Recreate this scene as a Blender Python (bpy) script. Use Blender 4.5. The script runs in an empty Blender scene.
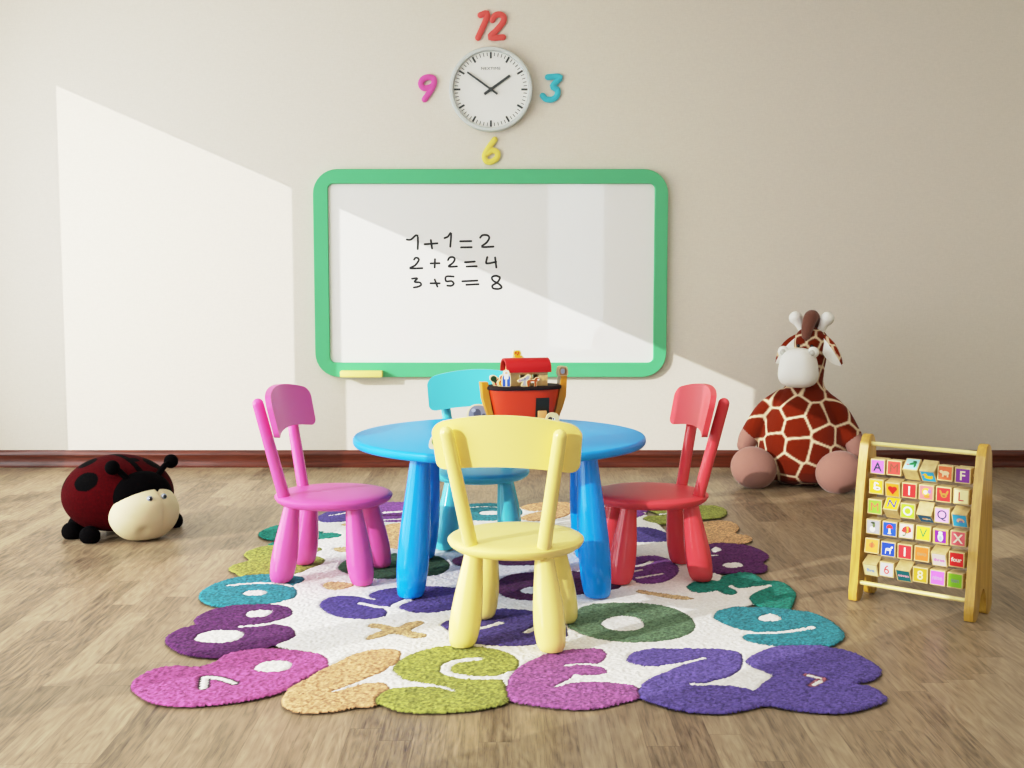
import bpy, bmesh, math, random
import numpy as np
from mathutils import Vector, Matrix
EXPOSURE = 0.
SUN_E, WIN_E, CEIL_E = 3.2, 21., 40.
WALL0, WALL1 = '#DBD5CA', '#E3DDD2'
FLOOR0, FLOOR1, FLOOR2 = '#4A3B2C', '#8D7B62', '#AC9A7F'
BOARDC = '#F0F0EE'
# rug drawing: colour, polygon or stroke, stroke width (mm), floor points (mm)
RUG = [
 ('white','p',0,[-944,5025,-822,5343,-523,5530,-56,5506,413,5555,585,5412,651,5025,677,4487,737,4273,883,4105,874,3949,745,3805,716,3585,827,3485,751,3343,704,3164,602,3016,492,3054,337,3069,230,3054,21,3054,-5,3016,-136,3054,-288,3002,-476,3054,-542,3131,-536,3299,-643,3389,-720,3485,-808,3924,-782,4052,-883,4487]),
 ('indigo','p',0,[-874,5277,-836,5435,-754,5506,-657,5555,-553,5459,-524,5299,-619,5233,-752,5169,-831,5169]),
 ('white','s',14,[-817,5310,-777,5343,-730,5401]),
 ('violet','p',0,[-688,5506,-650,5616,-572,5641,-475,5629,-428,5506,-423,5321,-456,5190,-555,5169,-646,5233,-692,5389]),
 ('white','s',30,[-577,5378,-493,5401]),
 ('plum','s',30,[-570,5310,-495,5321]),
 ('white','s',20,[-569,5211,-487,5233]),
 ('teal','p',0,[-269,5389,-243,5530,-175,5604,-57,5604,19,5530,50,5389,18,5255,-53,5201,-163,5201,-235,5255]),
 ('white','p',0,[-150,5378,-123,5412,-69,5412,-55,5378,-72,5332,-131,5332]),
 ('white','s',12,[-204,5494,-126,5518,-56,5494]),
 ('peach','p',0,[37,5506,85,5591,171,5641,257,5641,300,5555,285,5435,242,5299,167,5211,79,5190,36,5255,81,5355,151,5424,82,5412]),
 ('violet','p',0,[425,5412,481,5530,577,5555,630,5482,601,5343,542,5255,442,5233]),
 ('olive','p',0,[621,5460,671,5502,741,5540,809,5553,874,5549,941,5557,985,5502,985,5399,943,5288,857,5241,748,5185,657,5136,607,5166,579,5241,616,5311,666,5331]),
 ('white','s',18,[600,5383,660,5351,732,5351,782,5367]),
 ('teal_green','p',0,[-1064,4935,-1060,5021,-1021,5105,-959,5081,-892,5021,-838,4992,-789,4975,-796,4941,-758,4955,-710,4921,-720,4865,-775,4830,-830,4803,-865,4731,-932,4713,-980,4718,-976,4771,-938,4803,-997,4830,-1034,4865]),
 ('olive','p',0,[-1043,4568,-1034,4642,-1001,4706,-962,4718,-872,4706,-800,4693,-756,4672,-749,4629,-768,4568,-723,4501,-707,4461,-713,4404,-750,4326,-781,4261,-847,4219,-970,4229,-1007,4276,-1048,4337,-1042,4404,-1002,4472]),
 ('tan','p',0,[-706,4653,-694,4679,-663,4688,-633,4671,-613,4636,-636,4602,-675,4602]),
 ('tan','p',0,[-740,5116,-726,5137,-705,5116,-719,5085]),
 ('peach','p',0,[-574,4985,-544,5106,-496,5148,-419,5106,-354,4985,-351,4813,-397,4688,-458,4653,-520,4723]),
 ('dark_green','p',0,[-643,4347,-639,4437,-606,4518,-543,4554,-443,4579,-351,4567,-281,4530,-243,4448,-230,4380,-240,4303,-274,4239,-345,4208,-427,4187,-490,4191,-552,4228,-612,4281]),
 ('tan','p',0,[-662,4106,-649,4140,-608,4146,-576,4132,-551,4106,-562,4073,-593,4038,-629,4042,-651,4073]),
 ('indigo','p',0,[-632,3847,-628,3909,-601,3954,-558,3963,-512,3952,-468,3918,-485,3973,-457,4033,-414,4061,-375,4073,-295,4087,-213,4073,-166,4038,-155,3909,-189,3804,-244,3762,-309,3759,-349,3787,-376,3821,-390,3821,-420,3830,-399,3762,-407,3713,-451,3688,-506,3692,-561,3721,-605,3779]),
 ('white','s',22,[-499,3870,-459,3842,-429,3824]),
 ('white','s',10,[-459,3918,-485,3936]),
 ('white','s',30,[-383,3821,-375,3864,-341,3914]),
 ('tan','p',0,[-445,3622,-432,3646,-389,3625,-355,3602,-331,3641,-293,3672,-273,3649,-288,3610,-307,3564,-260,3535,-262,3498,-296,3488,-334,3520,-362,3535,-385,3505,-425,3474,-437,3491,-423,3527,-397,3572,-436,3599]),
 ('maroon','p',0,[-228,4471,-181,4552,-86,4602,31,4619,127,4552,136,4455,86,4393,-26,4385,-83,4439,-137,4378,-201,4378]),
 ('maroon','p',0,[-54,4075,-48,4168,0,4251,78,4288,164,4308,242,4294,323,4237,368,4141,379,4088,349,4042,280,4012,211,3962,130,3913,39,3906,-20,3945,-50,4012]),
 ('white','p',0,[30,4037,54,4070,102,4083,142,4075,158,4045,133,4004,80,3987,40,3999]),
 ('indigo','p',0,[-220,3624,-207,3666,-166,3698,-57,3801,13,3801,69,3779,125,3741,163,3624,168,3543,157,3495,69,3428,-11,3414,-103,3434,-163,3504,-200,3577]),
 ('white','s',22,[-104,3583,-72,3610,-36,3647]),
 ('white','s',22,[44,3549,84,3618]),
 ('violet','p',0,[364,4350,429,4486,515,4538,568,4529,609,4436,611,4310,571,4196,512,4128,450,4121,427,4172,391,4221]),
 ('white','s',22,[437,4363,485,4390,524,4445]),
 ('white','s',20,[443,4297,471,4318]),
 ('white','s',20,[449,4201,493,4231,541,4259]),
 ('indigo','p',0,[437,4969,488,5039,543,5068,600,5039,649,4952,683,4852,665,4803,605,4780,498,4777,438,4819]),
 ('peach','p',0,[809,5129,881,5196,929,5203,970,5173,978,5068,942,4945,985,4901,988,4835,952,4771,862,4742,791,4742,761,4819]),
 ('plum','p',0,[707,4602,751,4708,815,4755,886,4755,955,4714,991,4617,991,4529,950,4439,954,4376,924,4297,862,4277,792,4279,715,4277,678,4323,681,4431]),
 ('white','p',0,[788,4656,810,4686,826,4647,799,4602,783,4608]),
 ('white','p',0,[785,4390,805,4423,852,4425,860,4382,832,4355,796,4355]),
 ('white','s',15,[770,4546,790,4549]),
 ('tan','p',0,[423,4023,444,4039,483,4009,533,3983,582,3955,608,3930,591,3911,536,3924,478,3963,439,3989]),
 ('grey_green','p',0,[170,3618,190,3737,222,3817,271,3864,365,3879,446,3867,508,3830,550,3763,568,3685,566,3618,542,3545,492,3491,428,3457,348,3448,281,3468,228,3506,191,3561]),
 ('white','p',0,[278,3643,304,3702,350,3723,393,3702,410,3634,390,3585,345,3564,304,3577,285,3610]),
 ('teal_green','p',0,[606,4088,642,4148,694,4167,732,4167,756,4234,801,4272,860,4282,890,4239,901,4172,943,4167,971,4100,969,3996,939,3898,903,3803,847,3783,810,3824,790,3898,803,3963,838,4019,887,4076,839,4081,791,4053,767,4053,768,4008,746,3974,718,3985,701,4026,662,4003,620,4008,606,4049]),
 ('white','s',20,[761,4088,778,4049,835,4062,894,4095]),
 ('teal','p',0,[639,3723,663,3783,713,3824,778,3834,822,3824,897,3803,958,3773,996,3704,1012,3600,1006,3528,976,3468,927,3419,849,3414,767,3414,711,3442,689,3476,691,3514,720,3543,744,3555,695,3578,657,3637,640,3681]),
 ('white','p',0,[777,3704,804,3737,833,3743,848,3704,835,3675,799,3664,779,3675]),
 ('white','s',20,[720,3543,763,3544,806,3546,864,3568,923,3600]),
 ('teal','p',0,[-1059,3960,-1067,4026,-1053,4113,-1011,4194,-958,4236,-898,4255,-812,4246,-755,4221,-737,4184,-745,4133,-762,4099,-736,4026,-727,3951,-748,3906,-790,3870,-861,3841,-927,3836,-987,3848,-1035,3902]),
 ('white','s',18,[-987,4094,-932,4119,-872,4129,-808,4117,-767,4088]),
 ('white','p',0,[-913,3988,-905,4022,-863,4035,-838,4013,-845,3973,-888,3966]),
 ('plum','p',0,[-1000,3670,-1004,3710,-985,3784,-936,3836,-864,3856,-798,3862,-734,3830,-705,3776,-704,3718,-726,3686,-745,3643,-720,3631,-678,3600,-655,3547,-651,3503,-672,3453,-707,3411,-755,3357,-791,3331,-833,3314,-898,3324,-957,3357,-1010,3425,-1032,3474,-1039,3525,-1024,3585,-986,3628]),
 ('white','p',0,[-847,3735,-845,3768,-812,3789,-776,3786,-771,3751,-788,3718,-828,3713]),
 ('white','p',0,[-946,3489,-934,3547,-891,3570,-831,3562,-810,3532,-813,3482,-844,3446,-896,3450,-930,3464]),
 ('white','s',20,[-835,3608,-790,3618,-745,3646,-723,3670]),
 ('magenta','p',0,[-1009,3075,-1012,3156,-982,3224,-932,3245,-867,3238,-841,3268,-821,3331,-783,3368,-735,3393,-671,3396,-594,3368,-542,3335,-517,3285,-510,3224,-533,3173,-554,3132,-573,3083,-600,3029,-654,2984,-720,2951,-793,2932,-855,2932,-913,2954,-966,3006]),
 ('white','p',0,[-706,3207,-705,3250,-677,3280,-636,3277,-614,3255,-613,3215,-632,3193,-669,3186]),
 ('outline','s',30,[-809,3060,-826,3143]),
 ('outline','s',30,[-826,3143,-786,3136,-737,3098]),
 ('white','s',19,[-809,3060,-825,3140]),
 ('white','s',19,[-826,3143,-786,3136,-738,3098]),
 ('peach','p',0,[-590,2964,-592,3029,-580,3072,-551,3137,-519,3214,-491,3263,-458,3330,-419,3370,-374,3388,-337,3385,-319,3359,-315,3296,-329,3236,-352,3188,-379,3147,-386,3099,-343,3102,-318,3077,-325,3029,-341,2937,-388,2925,-438,2897,-493,2886,-538,2891,-571,2919]),
 ('white','p',0,[-474,3029,-442,3064,-411,3104,-379,3149,-352,3188,-329,3236,-307,3116,-318,3079,-343,3104,-377,3101,-411,3077,-440,3048]),
 ('olive','p',0,[-349,2962,-339,3019,-311,3066,-297,3133,-321,3183,-327,3222,-312,3296,-273,3359,-222,3402,-168,3420,-104,3410,-40,3381,5,3324,21,3269,13,3216,-8,3171,-27,3139,-19,3096,-10,3054,-7,2962,-43,2929,-101,2900,-178,2886,-236,2886,-287,2900,-330,2937]),
 ('white','p',0,[-323,3183,-297,3129,-253,3104,-197,3080,-167,3060,-147,3033,-179,3054,-209,3066,-271,3068,-315,3060,-332,3102]),
 ('white','s',28,[-96,3296,-136,3287,-165,3266,-183,3229,-178,3183,-147,3154,-96,3139,-50,3139]),
 ('white','p',0,[-54,3148,-33,3158,5,3196,-10,3078,-18,3098,-27,3124,-54,3129]),
 ('orchid','p',0,[-14,3078,-7,3145,14,3216,54,3289,109,3352,155,3378,210,3392,255,3388,270,3352,264,3303,241,3258,210,3245,243,3231,260,3200,253,3168,230,3159,187,3159,166,3164,159,3136,138,3104,167,3102,209,3108,259,3104,299,3090,334,3066,333,3024,325,2987,287,2960,237,2927,181,2910,119,2916,56,2937,5,2960,-11,2996]),
 ('white','s',14,[151,3239,175,3251,210,3251,236,3245]),
 ('white','p',0,[106,3063,134,3102,158,3133,167,3167,187,3157,255,3162,267,3108,210,3112,168,3106,133,3078]),
 ('purple','p',0,[323,3296,335,3338,360,3366,403,3392,458,3395,517,3392,585,3392,627,3378,653,3352,651,3296,635,3229,613,3181,581,3143,538,3114,516,3084,573,3078,607,3063,633,3048,670,3030,659,2962,625,2929,581,2905,538,2884,484,2884,431,2894,388,2921,353,2954,329,2988,329,3042,349,3102,384,3152,433,3203,475,3255,416,3238,372,3234,335,3255,323,3276]),
 ('purple','p',0,[653,3276,665,3303,701,3352,763,3410,816,3421,898,3421,943,3402,988,3352,1012,3282,1019,3216,1004,3171,969,3127,912,3096,940,3084,960,3054,966,3007,962,2976,936,2949,890,2916,840,2889,784,2884,729,2894,686,2910,651,2932,619,2929,574,2900,574,2962,604,3030,635,3044,666,3108,704,3158,675,3203,657,3242]),
 ('white','s',13,[415,3234,466,3253,504,3278,541,3304]),
 ('white','s',16,[478,3089,509,3086,553,3102]),
 ('white','p',0,[517,3086,581,3145,614,3182,637,3216,663,3196,702,3158,660,3090,632,3044,603,3063,573,3078,533,3086]),
 ('rose','s',26,[800,3162,832,3128]),
 ('rose','s',26,[833,3131,794,3081]),
 ('white','s',13,[803,3158,827,3134]),
 ('white','s',13,[821,3112,797,3084]),
]
# ---------------------------------------------------------------- helpers
C = bpy.context.scene.collection
PI = math.pi
def lin(c):
    return c/12.92 if c <= .04045 else ((c+.055)/1.055)**2.4
def hexc(h):
    h = h.lstrip('#')
    return tuple(lin(int(h[i:i+2], 16)/255) for i in (0, 2, 4)) + (1.,)
MATS = {}
def nodes_of(m):
    m.use_nodes = True
    nt = m.node_tree
    return nt, nt.nodes['Principled BSDF']
def mat(h, rough=.5, spec=.5, coat=0., sheen=0., bump=None, name=None, coat_rough=.05):
    key = (h, rough, spec, coat, sheen, bump)
    if key in MATS: return MATS[key]
    m = bpy.data.materials.new(name or 'paint_'+h.lstrip('#'))
    nt, b = nodes_of(m)
    b.inputs['Base Color'].default_value = hexc(h)
    b.inputs['Roughness'].default_value = rough
    b.inputs['Specular IOR Level'].default_value = spec
    b.inputs['Coat Weight'].default_value = coat
    b.inputs['Coat Roughness'].default_value = coat_rough
    b.inputs['Sheen Weight'].default_value = sheen
    b.inputs['Sheen Roughness'].default_value = .4
    if bump:
        n = nt.nodes.new('ShaderNodeTexNoise'); n.inputs['Scale'].default_value = bump[0]
        t = nt.nodes.new('ShaderNodeTexCoord'); nt.links.new(t.outputs['Object'], n.inputs['Vector'])
        bp = nt.nodes.new('ShaderNodeBump'); bp.inputs['Strength'].default_value = bump[1]; bp.inputs['Distance'].default_value = bump[2]
        nt.links.new(n.outputs['Fac'], bp.inputs['Height']); nt.links.new(bp.outputs['Normal'], b.inputs['Normal'])
    MATS[key] = m
    return m
def obj(name, bm, m, parent=None, smooth=True, angle=40, normals=True):
    if normals: bmesh.ops.recalc_face_normals(bm, faces=bm.faces[:])
    me = bpy.data.meshes.new(name)
    bm.to_mesh(me); bm.free()
    for x in (m if isinstance(m, (list, tuple)) else [m]): me.materials.append(x)
    if smooth:
        for p in me.polygons: p.use_smooth = True
        me.set_sharp_from_angle(angle=math.radians(angle))
    o = bpy.data.objects.new(name, me); C.objects.link(o)
    if parent: o.parent = parent
    return o
def tag(o, label=None, cat=None, group=None, kind=None):
    if label: o['label'] = label
    if cat: o['category'] = cat
    if group: o['group'] = group
    if kind: o['kind'] = kind
    return o
def thing(name, label, cat, loc=(0, 0, 0), rz=0., group=None, rot=None):
    o = bpy.data.objects.new(name, None); C.objects.link(o)
    o.empty_display_size = .05
    o.location = loc; o.rotation_euler = rot or (0, 0, rz)
    return tag(o, label, cat, group)
def BM(): return bmesh.new()
def box(bm, x0, x1, y0, y1, z0, z1, mi=0, bev=0., seg=2, M=None):
    old = set(bm.verts)
    vs = bmesh.ops.create_cube(bm, size=1)['verts']
    for v in vs:
        v.co = Vector(((x0+x1)/2+v.co.x*(x1-x0), (y0+y1)/2+v.co.y*(y1-y0), (z0+z1)/2+v.co.z*(z1-z0)))
    fs = {f for v in vs for f in v.link_faces}
    for f in fs: f.material_index = mi
    if bev:
        es = list({e for v in vs for e in v.link_edges})
        bmesh.ops.bevel(bm, geom=es, offset=bev, segments=seg, affect='EDGES', profile=.6)
        vs = [v for v in bm.verts if v not in old]
    if M is not None:
        for v in vs: v.co = M @ v.co
    return vs
def rings(bm, loops, mi=0, cap0=True, cap1=True, closed=True):
    """faces between successive loops of equal length; optional end caps"""
    R = [[bm.verts.new(p) for p in lp] for lp in loops]
    n = len(R[0])
    for a, b in zip(R[:-1], R[1:]):
        for i in range(n if closed else n-1):
            j = (i+1) % n
            try: bm.faces.new((a[i], a[j], b[j], b[i])).material_index = mi
            except ValueError: pass
    if cap0: bm.faces.new(R[0][::-1]).material_index = mi
    if cap1: bm.faces.new(R[-1]).material_index = mi
    return [v for r in R for v in r]
def lathe(bm, prof, cx=0, cy=0, seg=40, sx=1., sy=1., mi=0, axis='z', M=None):
    """prof: (radius, height) pairs; radius 0 at the ends closes the surface"""
    loops = []
    for r, h in prof:
        r = max(r, 1e-5)
        lp = []
        for k in range(seg):
            a = 2*PI*k/seg
            x, y = r*math.cos(a)*sx, r*math.sin(a)*sy
            p = Vector((cx+x, cy+y, h)) if axis == 'z' else (Vector((cx+x, h, cy+y)) if axis == 'y' else Vector((h, cx+x, cy+y)))
            lp.append(M @ p if M is not None else p)
        loops.append(lp)
    return rings(bm, loops, mi)
def tube(bm, pts, rad, seg=12, mi=0, squash=None, caps=4):
    """round-ended tube through pts; rad a number or one per point"""
    pts = [Vector(p) for p in pts]
    rad = [rad]*len(pts) if not isinstance(rad, (list, tuple)) else list(rad)
    T = []
    for i in range(len(pts)):
        d = (pts[min(i+1, len(pts)-1)]-pts[max(i-1, 0)])
        T.append(d.normalized() if d.length > 1e-9 else Vector((0, 0, 1)))
    ref = Vector((0, 1, 0)) if abs(T[0].y) < .9 else Vector((1, 0, 0))
    n = (ref - T[0]*ref.dot(T[0])).normalized()
    P, Rr, N, TT = [], [], [], []
    frames = []
    for i in range(len(pts)):
        n = (n - T[i]*n.dot(T[i]))
        n = n.normalized() if n.length > 1e-6 else T[i].orthogonal().normalized()
        frames.append(n.copy())
    seq = []
    if caps:
        for k in range(caps):
            a = PI/2*k/caps
            seq.append((pts[0]-T[0]*rad[0]*math.cos(a), max(rad[0]*math.sin(a), 1e-5), frames[0], T[0]))
    for i in range(len(pts)): seq.append((pts[i], rad[i], frames[i], T[i]))
    if caps:
        for k in range(1, caps+1):
            a = PI/2*k/caps
            seq.append((pts[-1]+T[-1]*rad[-1]*math.sin(a), max(rad[-1]*math.cos(a), 1e-5), frames[-1], T[-1]))
    loops = []
    for p, r, nn, t in seq:
        b = t.cross(nn)
        loops.append([p+nn*(r*math.cos(2*PI*k/seg))+b*(r*math.sin(2*PI*k/seg)) for k in range(seg)])
    vs = rings(bm, loops, mi)
    return vs
def ball(bm, c, r, mi=0, seg=24, M=None):
    """ellipsoid, r number or (rx,ry,rz); M rotates it about its centre"""
    rx, ry, rz = (r, r, r) if not isinstance(r, (tuple, list)) else r
    vs = bmesh.ops.create_uvsphere(bm, u_segments=seg, v_segments=max(8, seg//2), radius=1)['verts']
    for v in vs:
        p = Vector((v.co.x*rx, v.co.y*ry, v.co.z*rz))
        if M is not None: p = M @ p
        v.co = p + Vector(c)
    for f in {f for v in vs for f in v.link_faces}: f.material_index = mi
    return vs
def prism(bm, poly, y0, y1, mi=0, bev=0., plane='xz', M=None):
    """poly (a,b) pairs extruded; plane xz -> extruded along y, yz -> along x"""
    def P(a, b, t): return Vector((a, t, b)) if plane == 'xz' else (Vector((t, a, b)) if plane == 'yz' else Vector((a, b, t)))
    old = set(bm.verts)
    f0 = [bm.verts.new(P(a, b, y0)) for a, b in poly]
    f1 = [bm.verts.new(P(a, b, y1)) for a, b in poly]
    n = len(poly)
    fs = [bm.faces.new(f0), bm.faces.new(f1[::-1])]
    for i in range(n):
        fs.append(bm.faces.new((f0[i], f0[(i+1) % n], f1[(i+1) % n], f1[i])))
    for f in fs: f.material_index = mi
    vs = f0+f1
    if bev:
        es = list(fs[0].edges)+list(fs[1].edges)
        bmesh.ops.bevel(bm, geom=es, offset=bev, segments=2, affect='EDGES', profile=.6)
        vs = [v for v in bm.verts if v not in old]
    if M is not None:
        for v in vs: v.co = M @ v.co
    return vs
def spline(pts, closed=True, sub=6):
    n = len(pts); out = []
    rng = range(n) if closed else range(n-1)
    for i in rng:
        g = (lambda k: pts[k % n]) if closed else (lambda k: pts[min(max(k, 0), n-1)])
        p0, p1, p2, p3 = g(i-1), g(i), g(i+1), g(i+2)
        for s in range(sub):
            t = s/sub
            out.append(tuple(.5*((2*b)+(c-a)*t+(2*a-5*b+4*c-d)*t*t+(3*b-a-3*c+d)*t**3) for a, b, c, d in zip(p0, p1, p2, p3)))
    if not closed: out.append(tuple(pts[-1]))
    return out
def ell(cx, cy, rx, ry, n=18, rot=0.):
    return [(cx+rx*math.cos(2*PI*k/n)*math.cos(rot)-ry*math.sin(2*PI*k/n)*math.sin(rot),
             cy+rx*math.cos(2*PI*k/n)*math.sin(rot)+ry*math.sin(2*PI*k/n)*math.cos(rot)) for k in range(n)]
def flat(bm, poly, y, mi=0, M=None):
    f = bm.faces.new([bm.verts.new((M @ Vector((a, y, b))) if M is not None else (a, y, b)) for a, b in poly])
    f.material_index = mi
    return f
def text(bm, s, size, cx, cz, y, mi=0, bold=0., M=None, sx=1.):
    cu = bpy.data.curves.new('t', 'FONT'); cu.body = s; cu.size = size; cu.offset = bold
    cu.align_x = 'CENTER'; cu.align_y = 'CENTER'; cu.resolution_u = 4
    ob = bpy.data.objects.new('t', cu); C.objects.link(ob)
    bpy.context.view_layer.update()
    me = bpy.data.meshes.new_from_object(ob.evaluated_get(bpy.context.evaluated_depsgraph_get()))
    bpy.data.objects.remove(ob); bpy.data.curves.remove(cu)
    xs = [v.co.x for v in me.vertices]; ys = [v.co.y for v in me.vertices]
    ox, oy = (min(xs)+max(xs))/2, (min(ys)+max(ys))/2
    old, oldf = set(bm.verts), set(bm.faces)
    bm.from_mesh(me); bpy.data.meshes.remove(me)
    for v in [v for v in bm.verts if v not in old]:
        p = Vector((cx+(v.co.x-ox)*sx, y, cz+(v.co.y-oy)))
        v.co = M @ p if M is not None else p
    for f in [f for f in bm.faces if f not in oldf]: f.material_index = mi
def RZ(a): return Matrix.Rotation(a, 4, 'Z')
def TR(*v): return Matrix.Translation(v)

# ---------------------------------------------------------------- camera and render look
sc = bpy.context.scene
cam = bpy.data.cameras.new('camera'); co = bpy.data.objects.new('camera', cam); C.objects.link(co)
cam.sensor_width = 36; cam.lens = 42.1875; cam.clip_start = .05
co.location = (0, 0, 1.09); co.rotation_euler = (PI/2-math.atan(110/1200), 0, 0)
sc.camera = co
sc.view_settings.view_transform = 'Standard'
sc.view_settings.look = 'None'
sc.view_settings.exposure = EXPOSURE
sc.view_settings.use_curve_mapping = True             # soft shoulder for the sunlit whites
cm = sc.view_settings.curve_mapping
cm.white_level = (1.8, 1.8, 1.8)
cv = cm.curves[3]
for x_, y_ in ((.03, .043), (.1, .168), (.222, .4), (.40, .655), (.68, .83)): cv.points.new(x_, y_)
cv.points[0].location = (0, 0); cv.points[-1].location = (1, .93)
cm.update()
sc.cycles.max_bounces = 10; sc.cycles.diffuse_bounces = 6

W = 6.734            # back wall
XL, XR, YB, ZC = -3.3, 3.4, -2.6, 3.0
SUN_AZ = math.radians(36); SL = .433

# ---------------------------------------------------------------- room materials
def wall_mat():
    m = bpy.data.materials.new('linen_wallpaper'); nt, b = nodes_of(m)
    t = nt.nodes.new('ShaderNodeTexCoord')
    mp = nt.nodes.new('ShaderNodeMapping'); mp.inputs['Scale'].default_value = (260, 260, 40)
    n1 = nt.nodes.new('ShaderNodeTexNoise'); n1.inputs['Scale'].default_value = 1; n1.inputs['Detail'].default_value = 2
    mp2 = nt.nodes.new('ShaderNodeMapping'); mp2.inputs['Scale'].default_value = (40, 40, 260)
    n2 = nt.nodes.new('ShaderNodeTexNoise'); n2.inputs['Scale'].default_value = 1; n2.inputs['Detail'].default_value = 2
    ad = nt.nodes.new('ShaderNodeMath'); ad.operation = 'ADD'
    nt.links.new(t.outputs['Object'], mp.inputs[0]); nt.links.new(t.outputs['Object'], mp2.inputs[0])
    nt.links.new(mp.outputs[0], n1.inputs['Vector']); nt.links.new(mp2.outputs[0], n2.inputs['Vector'])
    nt.links.new(n1.outputs['Fac'], ad.inputs[0]); nt.links.new(n2.outputs['Fac'], ad.inputs[1])
    r = nt.nodes.new('ShaderNodeValToRGB')
    r.color_ramp.elements[0].position = .6; r.color_ramp.elements[0].color = hexc(WALL0)
    r.color_ramp.elements[1].position = 1.4; r.color_ramp.elements[1].color = hexc(WALL1)
    mr = nt.nodes.new('ShaderNodeMath'); mr.operation = 'MULTIPLY'; mr.inputs[1].default_value = .5
    nt.links.new(ad.outputs[0], mr.inputs[0])
    r.color_ramp.elements[0].position = .3; r.color_ramp.elements[1].position = .7
    nt.links.new(mr.outputs[0], r.inputs['Fac']); nt.links.new(r.outputs[0], b.inputs['Base Color'])
    bp = nt.nodes.new('ShaderNodeBump'); bp.inputs['Strength'].default_value = .15; bp.inputs['Distance'].default_value = .002
    nt.links.new(mr.outputs[0], bp.inputs['Height']); nt.links.new(bp.outputs[0], b.inputs['Normal'])
    b.inputs['Roughness'].default_value = .85; b.inputs['Specular IOR Level'].default_value = .2
    return m
def floor_mat():
    m = bpy.data.materials.new('oak_strip_parquet'); nt, b = nodes_of(m); L = nt.links.new
    def math_(op, a=None, bb=None, c=None):
        n = nt.nodes.new('ShaderNodeMath'); n.operation = op
        for i, v in enumerate((a, bb, c)):
            if v is None: continue
            if isinstance(v, (int, float)): n.inputs[i].default_value = v
            else: L(v, n.inputs[i])
        return n.outputs[0]
    def wn(v):
        n = nt.nodes.new('ShaderNodeTexWhiteNoise'); n.noise_dimensions = '2D'; L(v, n.inputs['Vector']); return n.outputs['Value']
    def comb(x, y, z=0.):
        n = nt.nodes.new('ShaderNodeCombineXYZ')
        for i, v in enumerate((x, y, z)):
            if isinstance(v, (int, float)): n.inputs[i].default_value = v
            else: L(v, n.inputs[i])
        return n.outputs[0]
    t = nt.nodes.new('ShaderNodeTexCoord'); s = nt.nodes.new('ShaderNodeSeparateXYZ'); L(t.outputs['Object'], s.inputs[0])
    X, Y = s.outputs[0], s.outputs[1]
    xr = math_('DIVIDE', X, .078); row = math_('FLOOR', xr)
    off = wn(comb(row, 7.3)); yr = math_('ADD', math_('DIVIDE', Y, .7), math_('MULTIPLY', off, 5.)); col = math_('FLOOR', yr)
    rnd = wn(comb(row, col)); rnd2 = wn(comb(math_('ADD', row, 31.7), col))
    # grain, stretched along the stave and shifted for each stave
    gv = comb(math_('ADD', math_('MULTIPLY', X, 70.), math_('MULTIPLY', rnd, 50.)), math_('ADD', math_('MULTIPLY', Y, 5.), math_('MULTIPLY', rnd2, 50.)))
    g = nt.nodes.new('ShaderNodeTexNoise'); g.inputs['Scale'].default_value = 1; g.inputs['Detail'].default_value = 5; g.inputs['Roughness'].default_value = .65; L(gv, g.inputs['Vector'])
    gv2 = comb(math_('ADD', math_('MULTIPLY', X, 14.), math_('MULTIPLY', rnd2, 40.)), math_('ADD', math_('MULTIPLY', Y, 2.2), math_('MULTIPLY', rnd, 40.)))
    w = nt.nodes.new('ShaderNodeTexNoise'); w.inputs['Scale'].default_value = 1; w.inputs['Detail'].default_value = 2; L(gv2, w.inputs['Vector'])
    cath = math_('FRACT', math_('MULTIPLY', w.outputs['Fac'], 9.))
    cath = math_('ABSOLUTE', math_('SUBTRACT', cath, .5))
    tone = math_('ADD', math_('MULTIPLY', rnd, .34), math_('ADD', math_('MULTIPLY', g.outputs['Fac'], 1.15), math_('MULTIPLY', cath, .38)))
    gv3 = comb(math_('ADD', math_('MULTIPLY', X, 210.), math_('MULTIPLY', rnd2, 90.)), math_('ADD', math_('MULTIPLY', Y, 7.), math_('MULTIPLY', rnd, 90.)))
    g3 = nt.nodes.new('ShaderNodeTexNoise'); g3.inputs['Scale'].default_value = 1; g3.inputs['Detail'].default_value = 3; L(gv3, g3.inputs['Vector'])
    pores = math_('MULTIPLY', math_('LESS_THAN', g3.outputs['Fac'], .41), .13)
    tone = math_('SUBTRACT', math_('SUBTRACT', tone, pores), .305)
    r = nt.nodes.new('ShaderNodeValToRGB'); r.color_ramp.elements[0].position = .05; r.color_ramp.elements[1].position = .95
    r.color_ramp.elements[0].color = hexc(FLOOR0); r.color_ramp.elements[1].color = hexc(FLOOR2)
    e = r.color_ramp.elements.new(.5); e.color = hexc(FLOOR1)
    L(tone, r.inputs['Fac'])
    fx = math_('FRACT', xr); fy = math_('FRACT', yr)
    ex = math_('MINIMUM', fx, math_('SUBTRACT', 1., fx)); ey = math_('MINIMUM', fy, math_('SUBTRACT', 1., fy))
    gap = math_('MAXIMUM', math_('LESS_THAN', ex, .012), math_('LESS_THAN', ey, .0022))
    mx = nt.nodes.new('ShaderNodeMix'); mx.data_type = 'RGBA'; mx.blend_type = 'MULTIPLY'
    L(math_('MULTIPLY', gap, .35), mx.inputs['Factor']); L(r.outputs[0], mx.inputs['A']); mx.inputs['B'].default_value = (.35, .3, .25, 1)
    L(mx.outputs['Result'], b.inputs['Base Color'])
    L(math_('ADD', .3, math_('MULTIPLY', g.outputs['Fac'], .2)), b.inputs['Roughness'])
    bp = nt.nodes.new('ShaderNodeBump'); bp.inputs['Strength'].default_value = .12; bp.inputs['Distance'].default_value = .002
    L(math_('SUBTRACT', g.outputs['Fac'], gap), bp.inputs['Height']); L(bp.outputs[0], b.inputs['Normal'])
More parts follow.
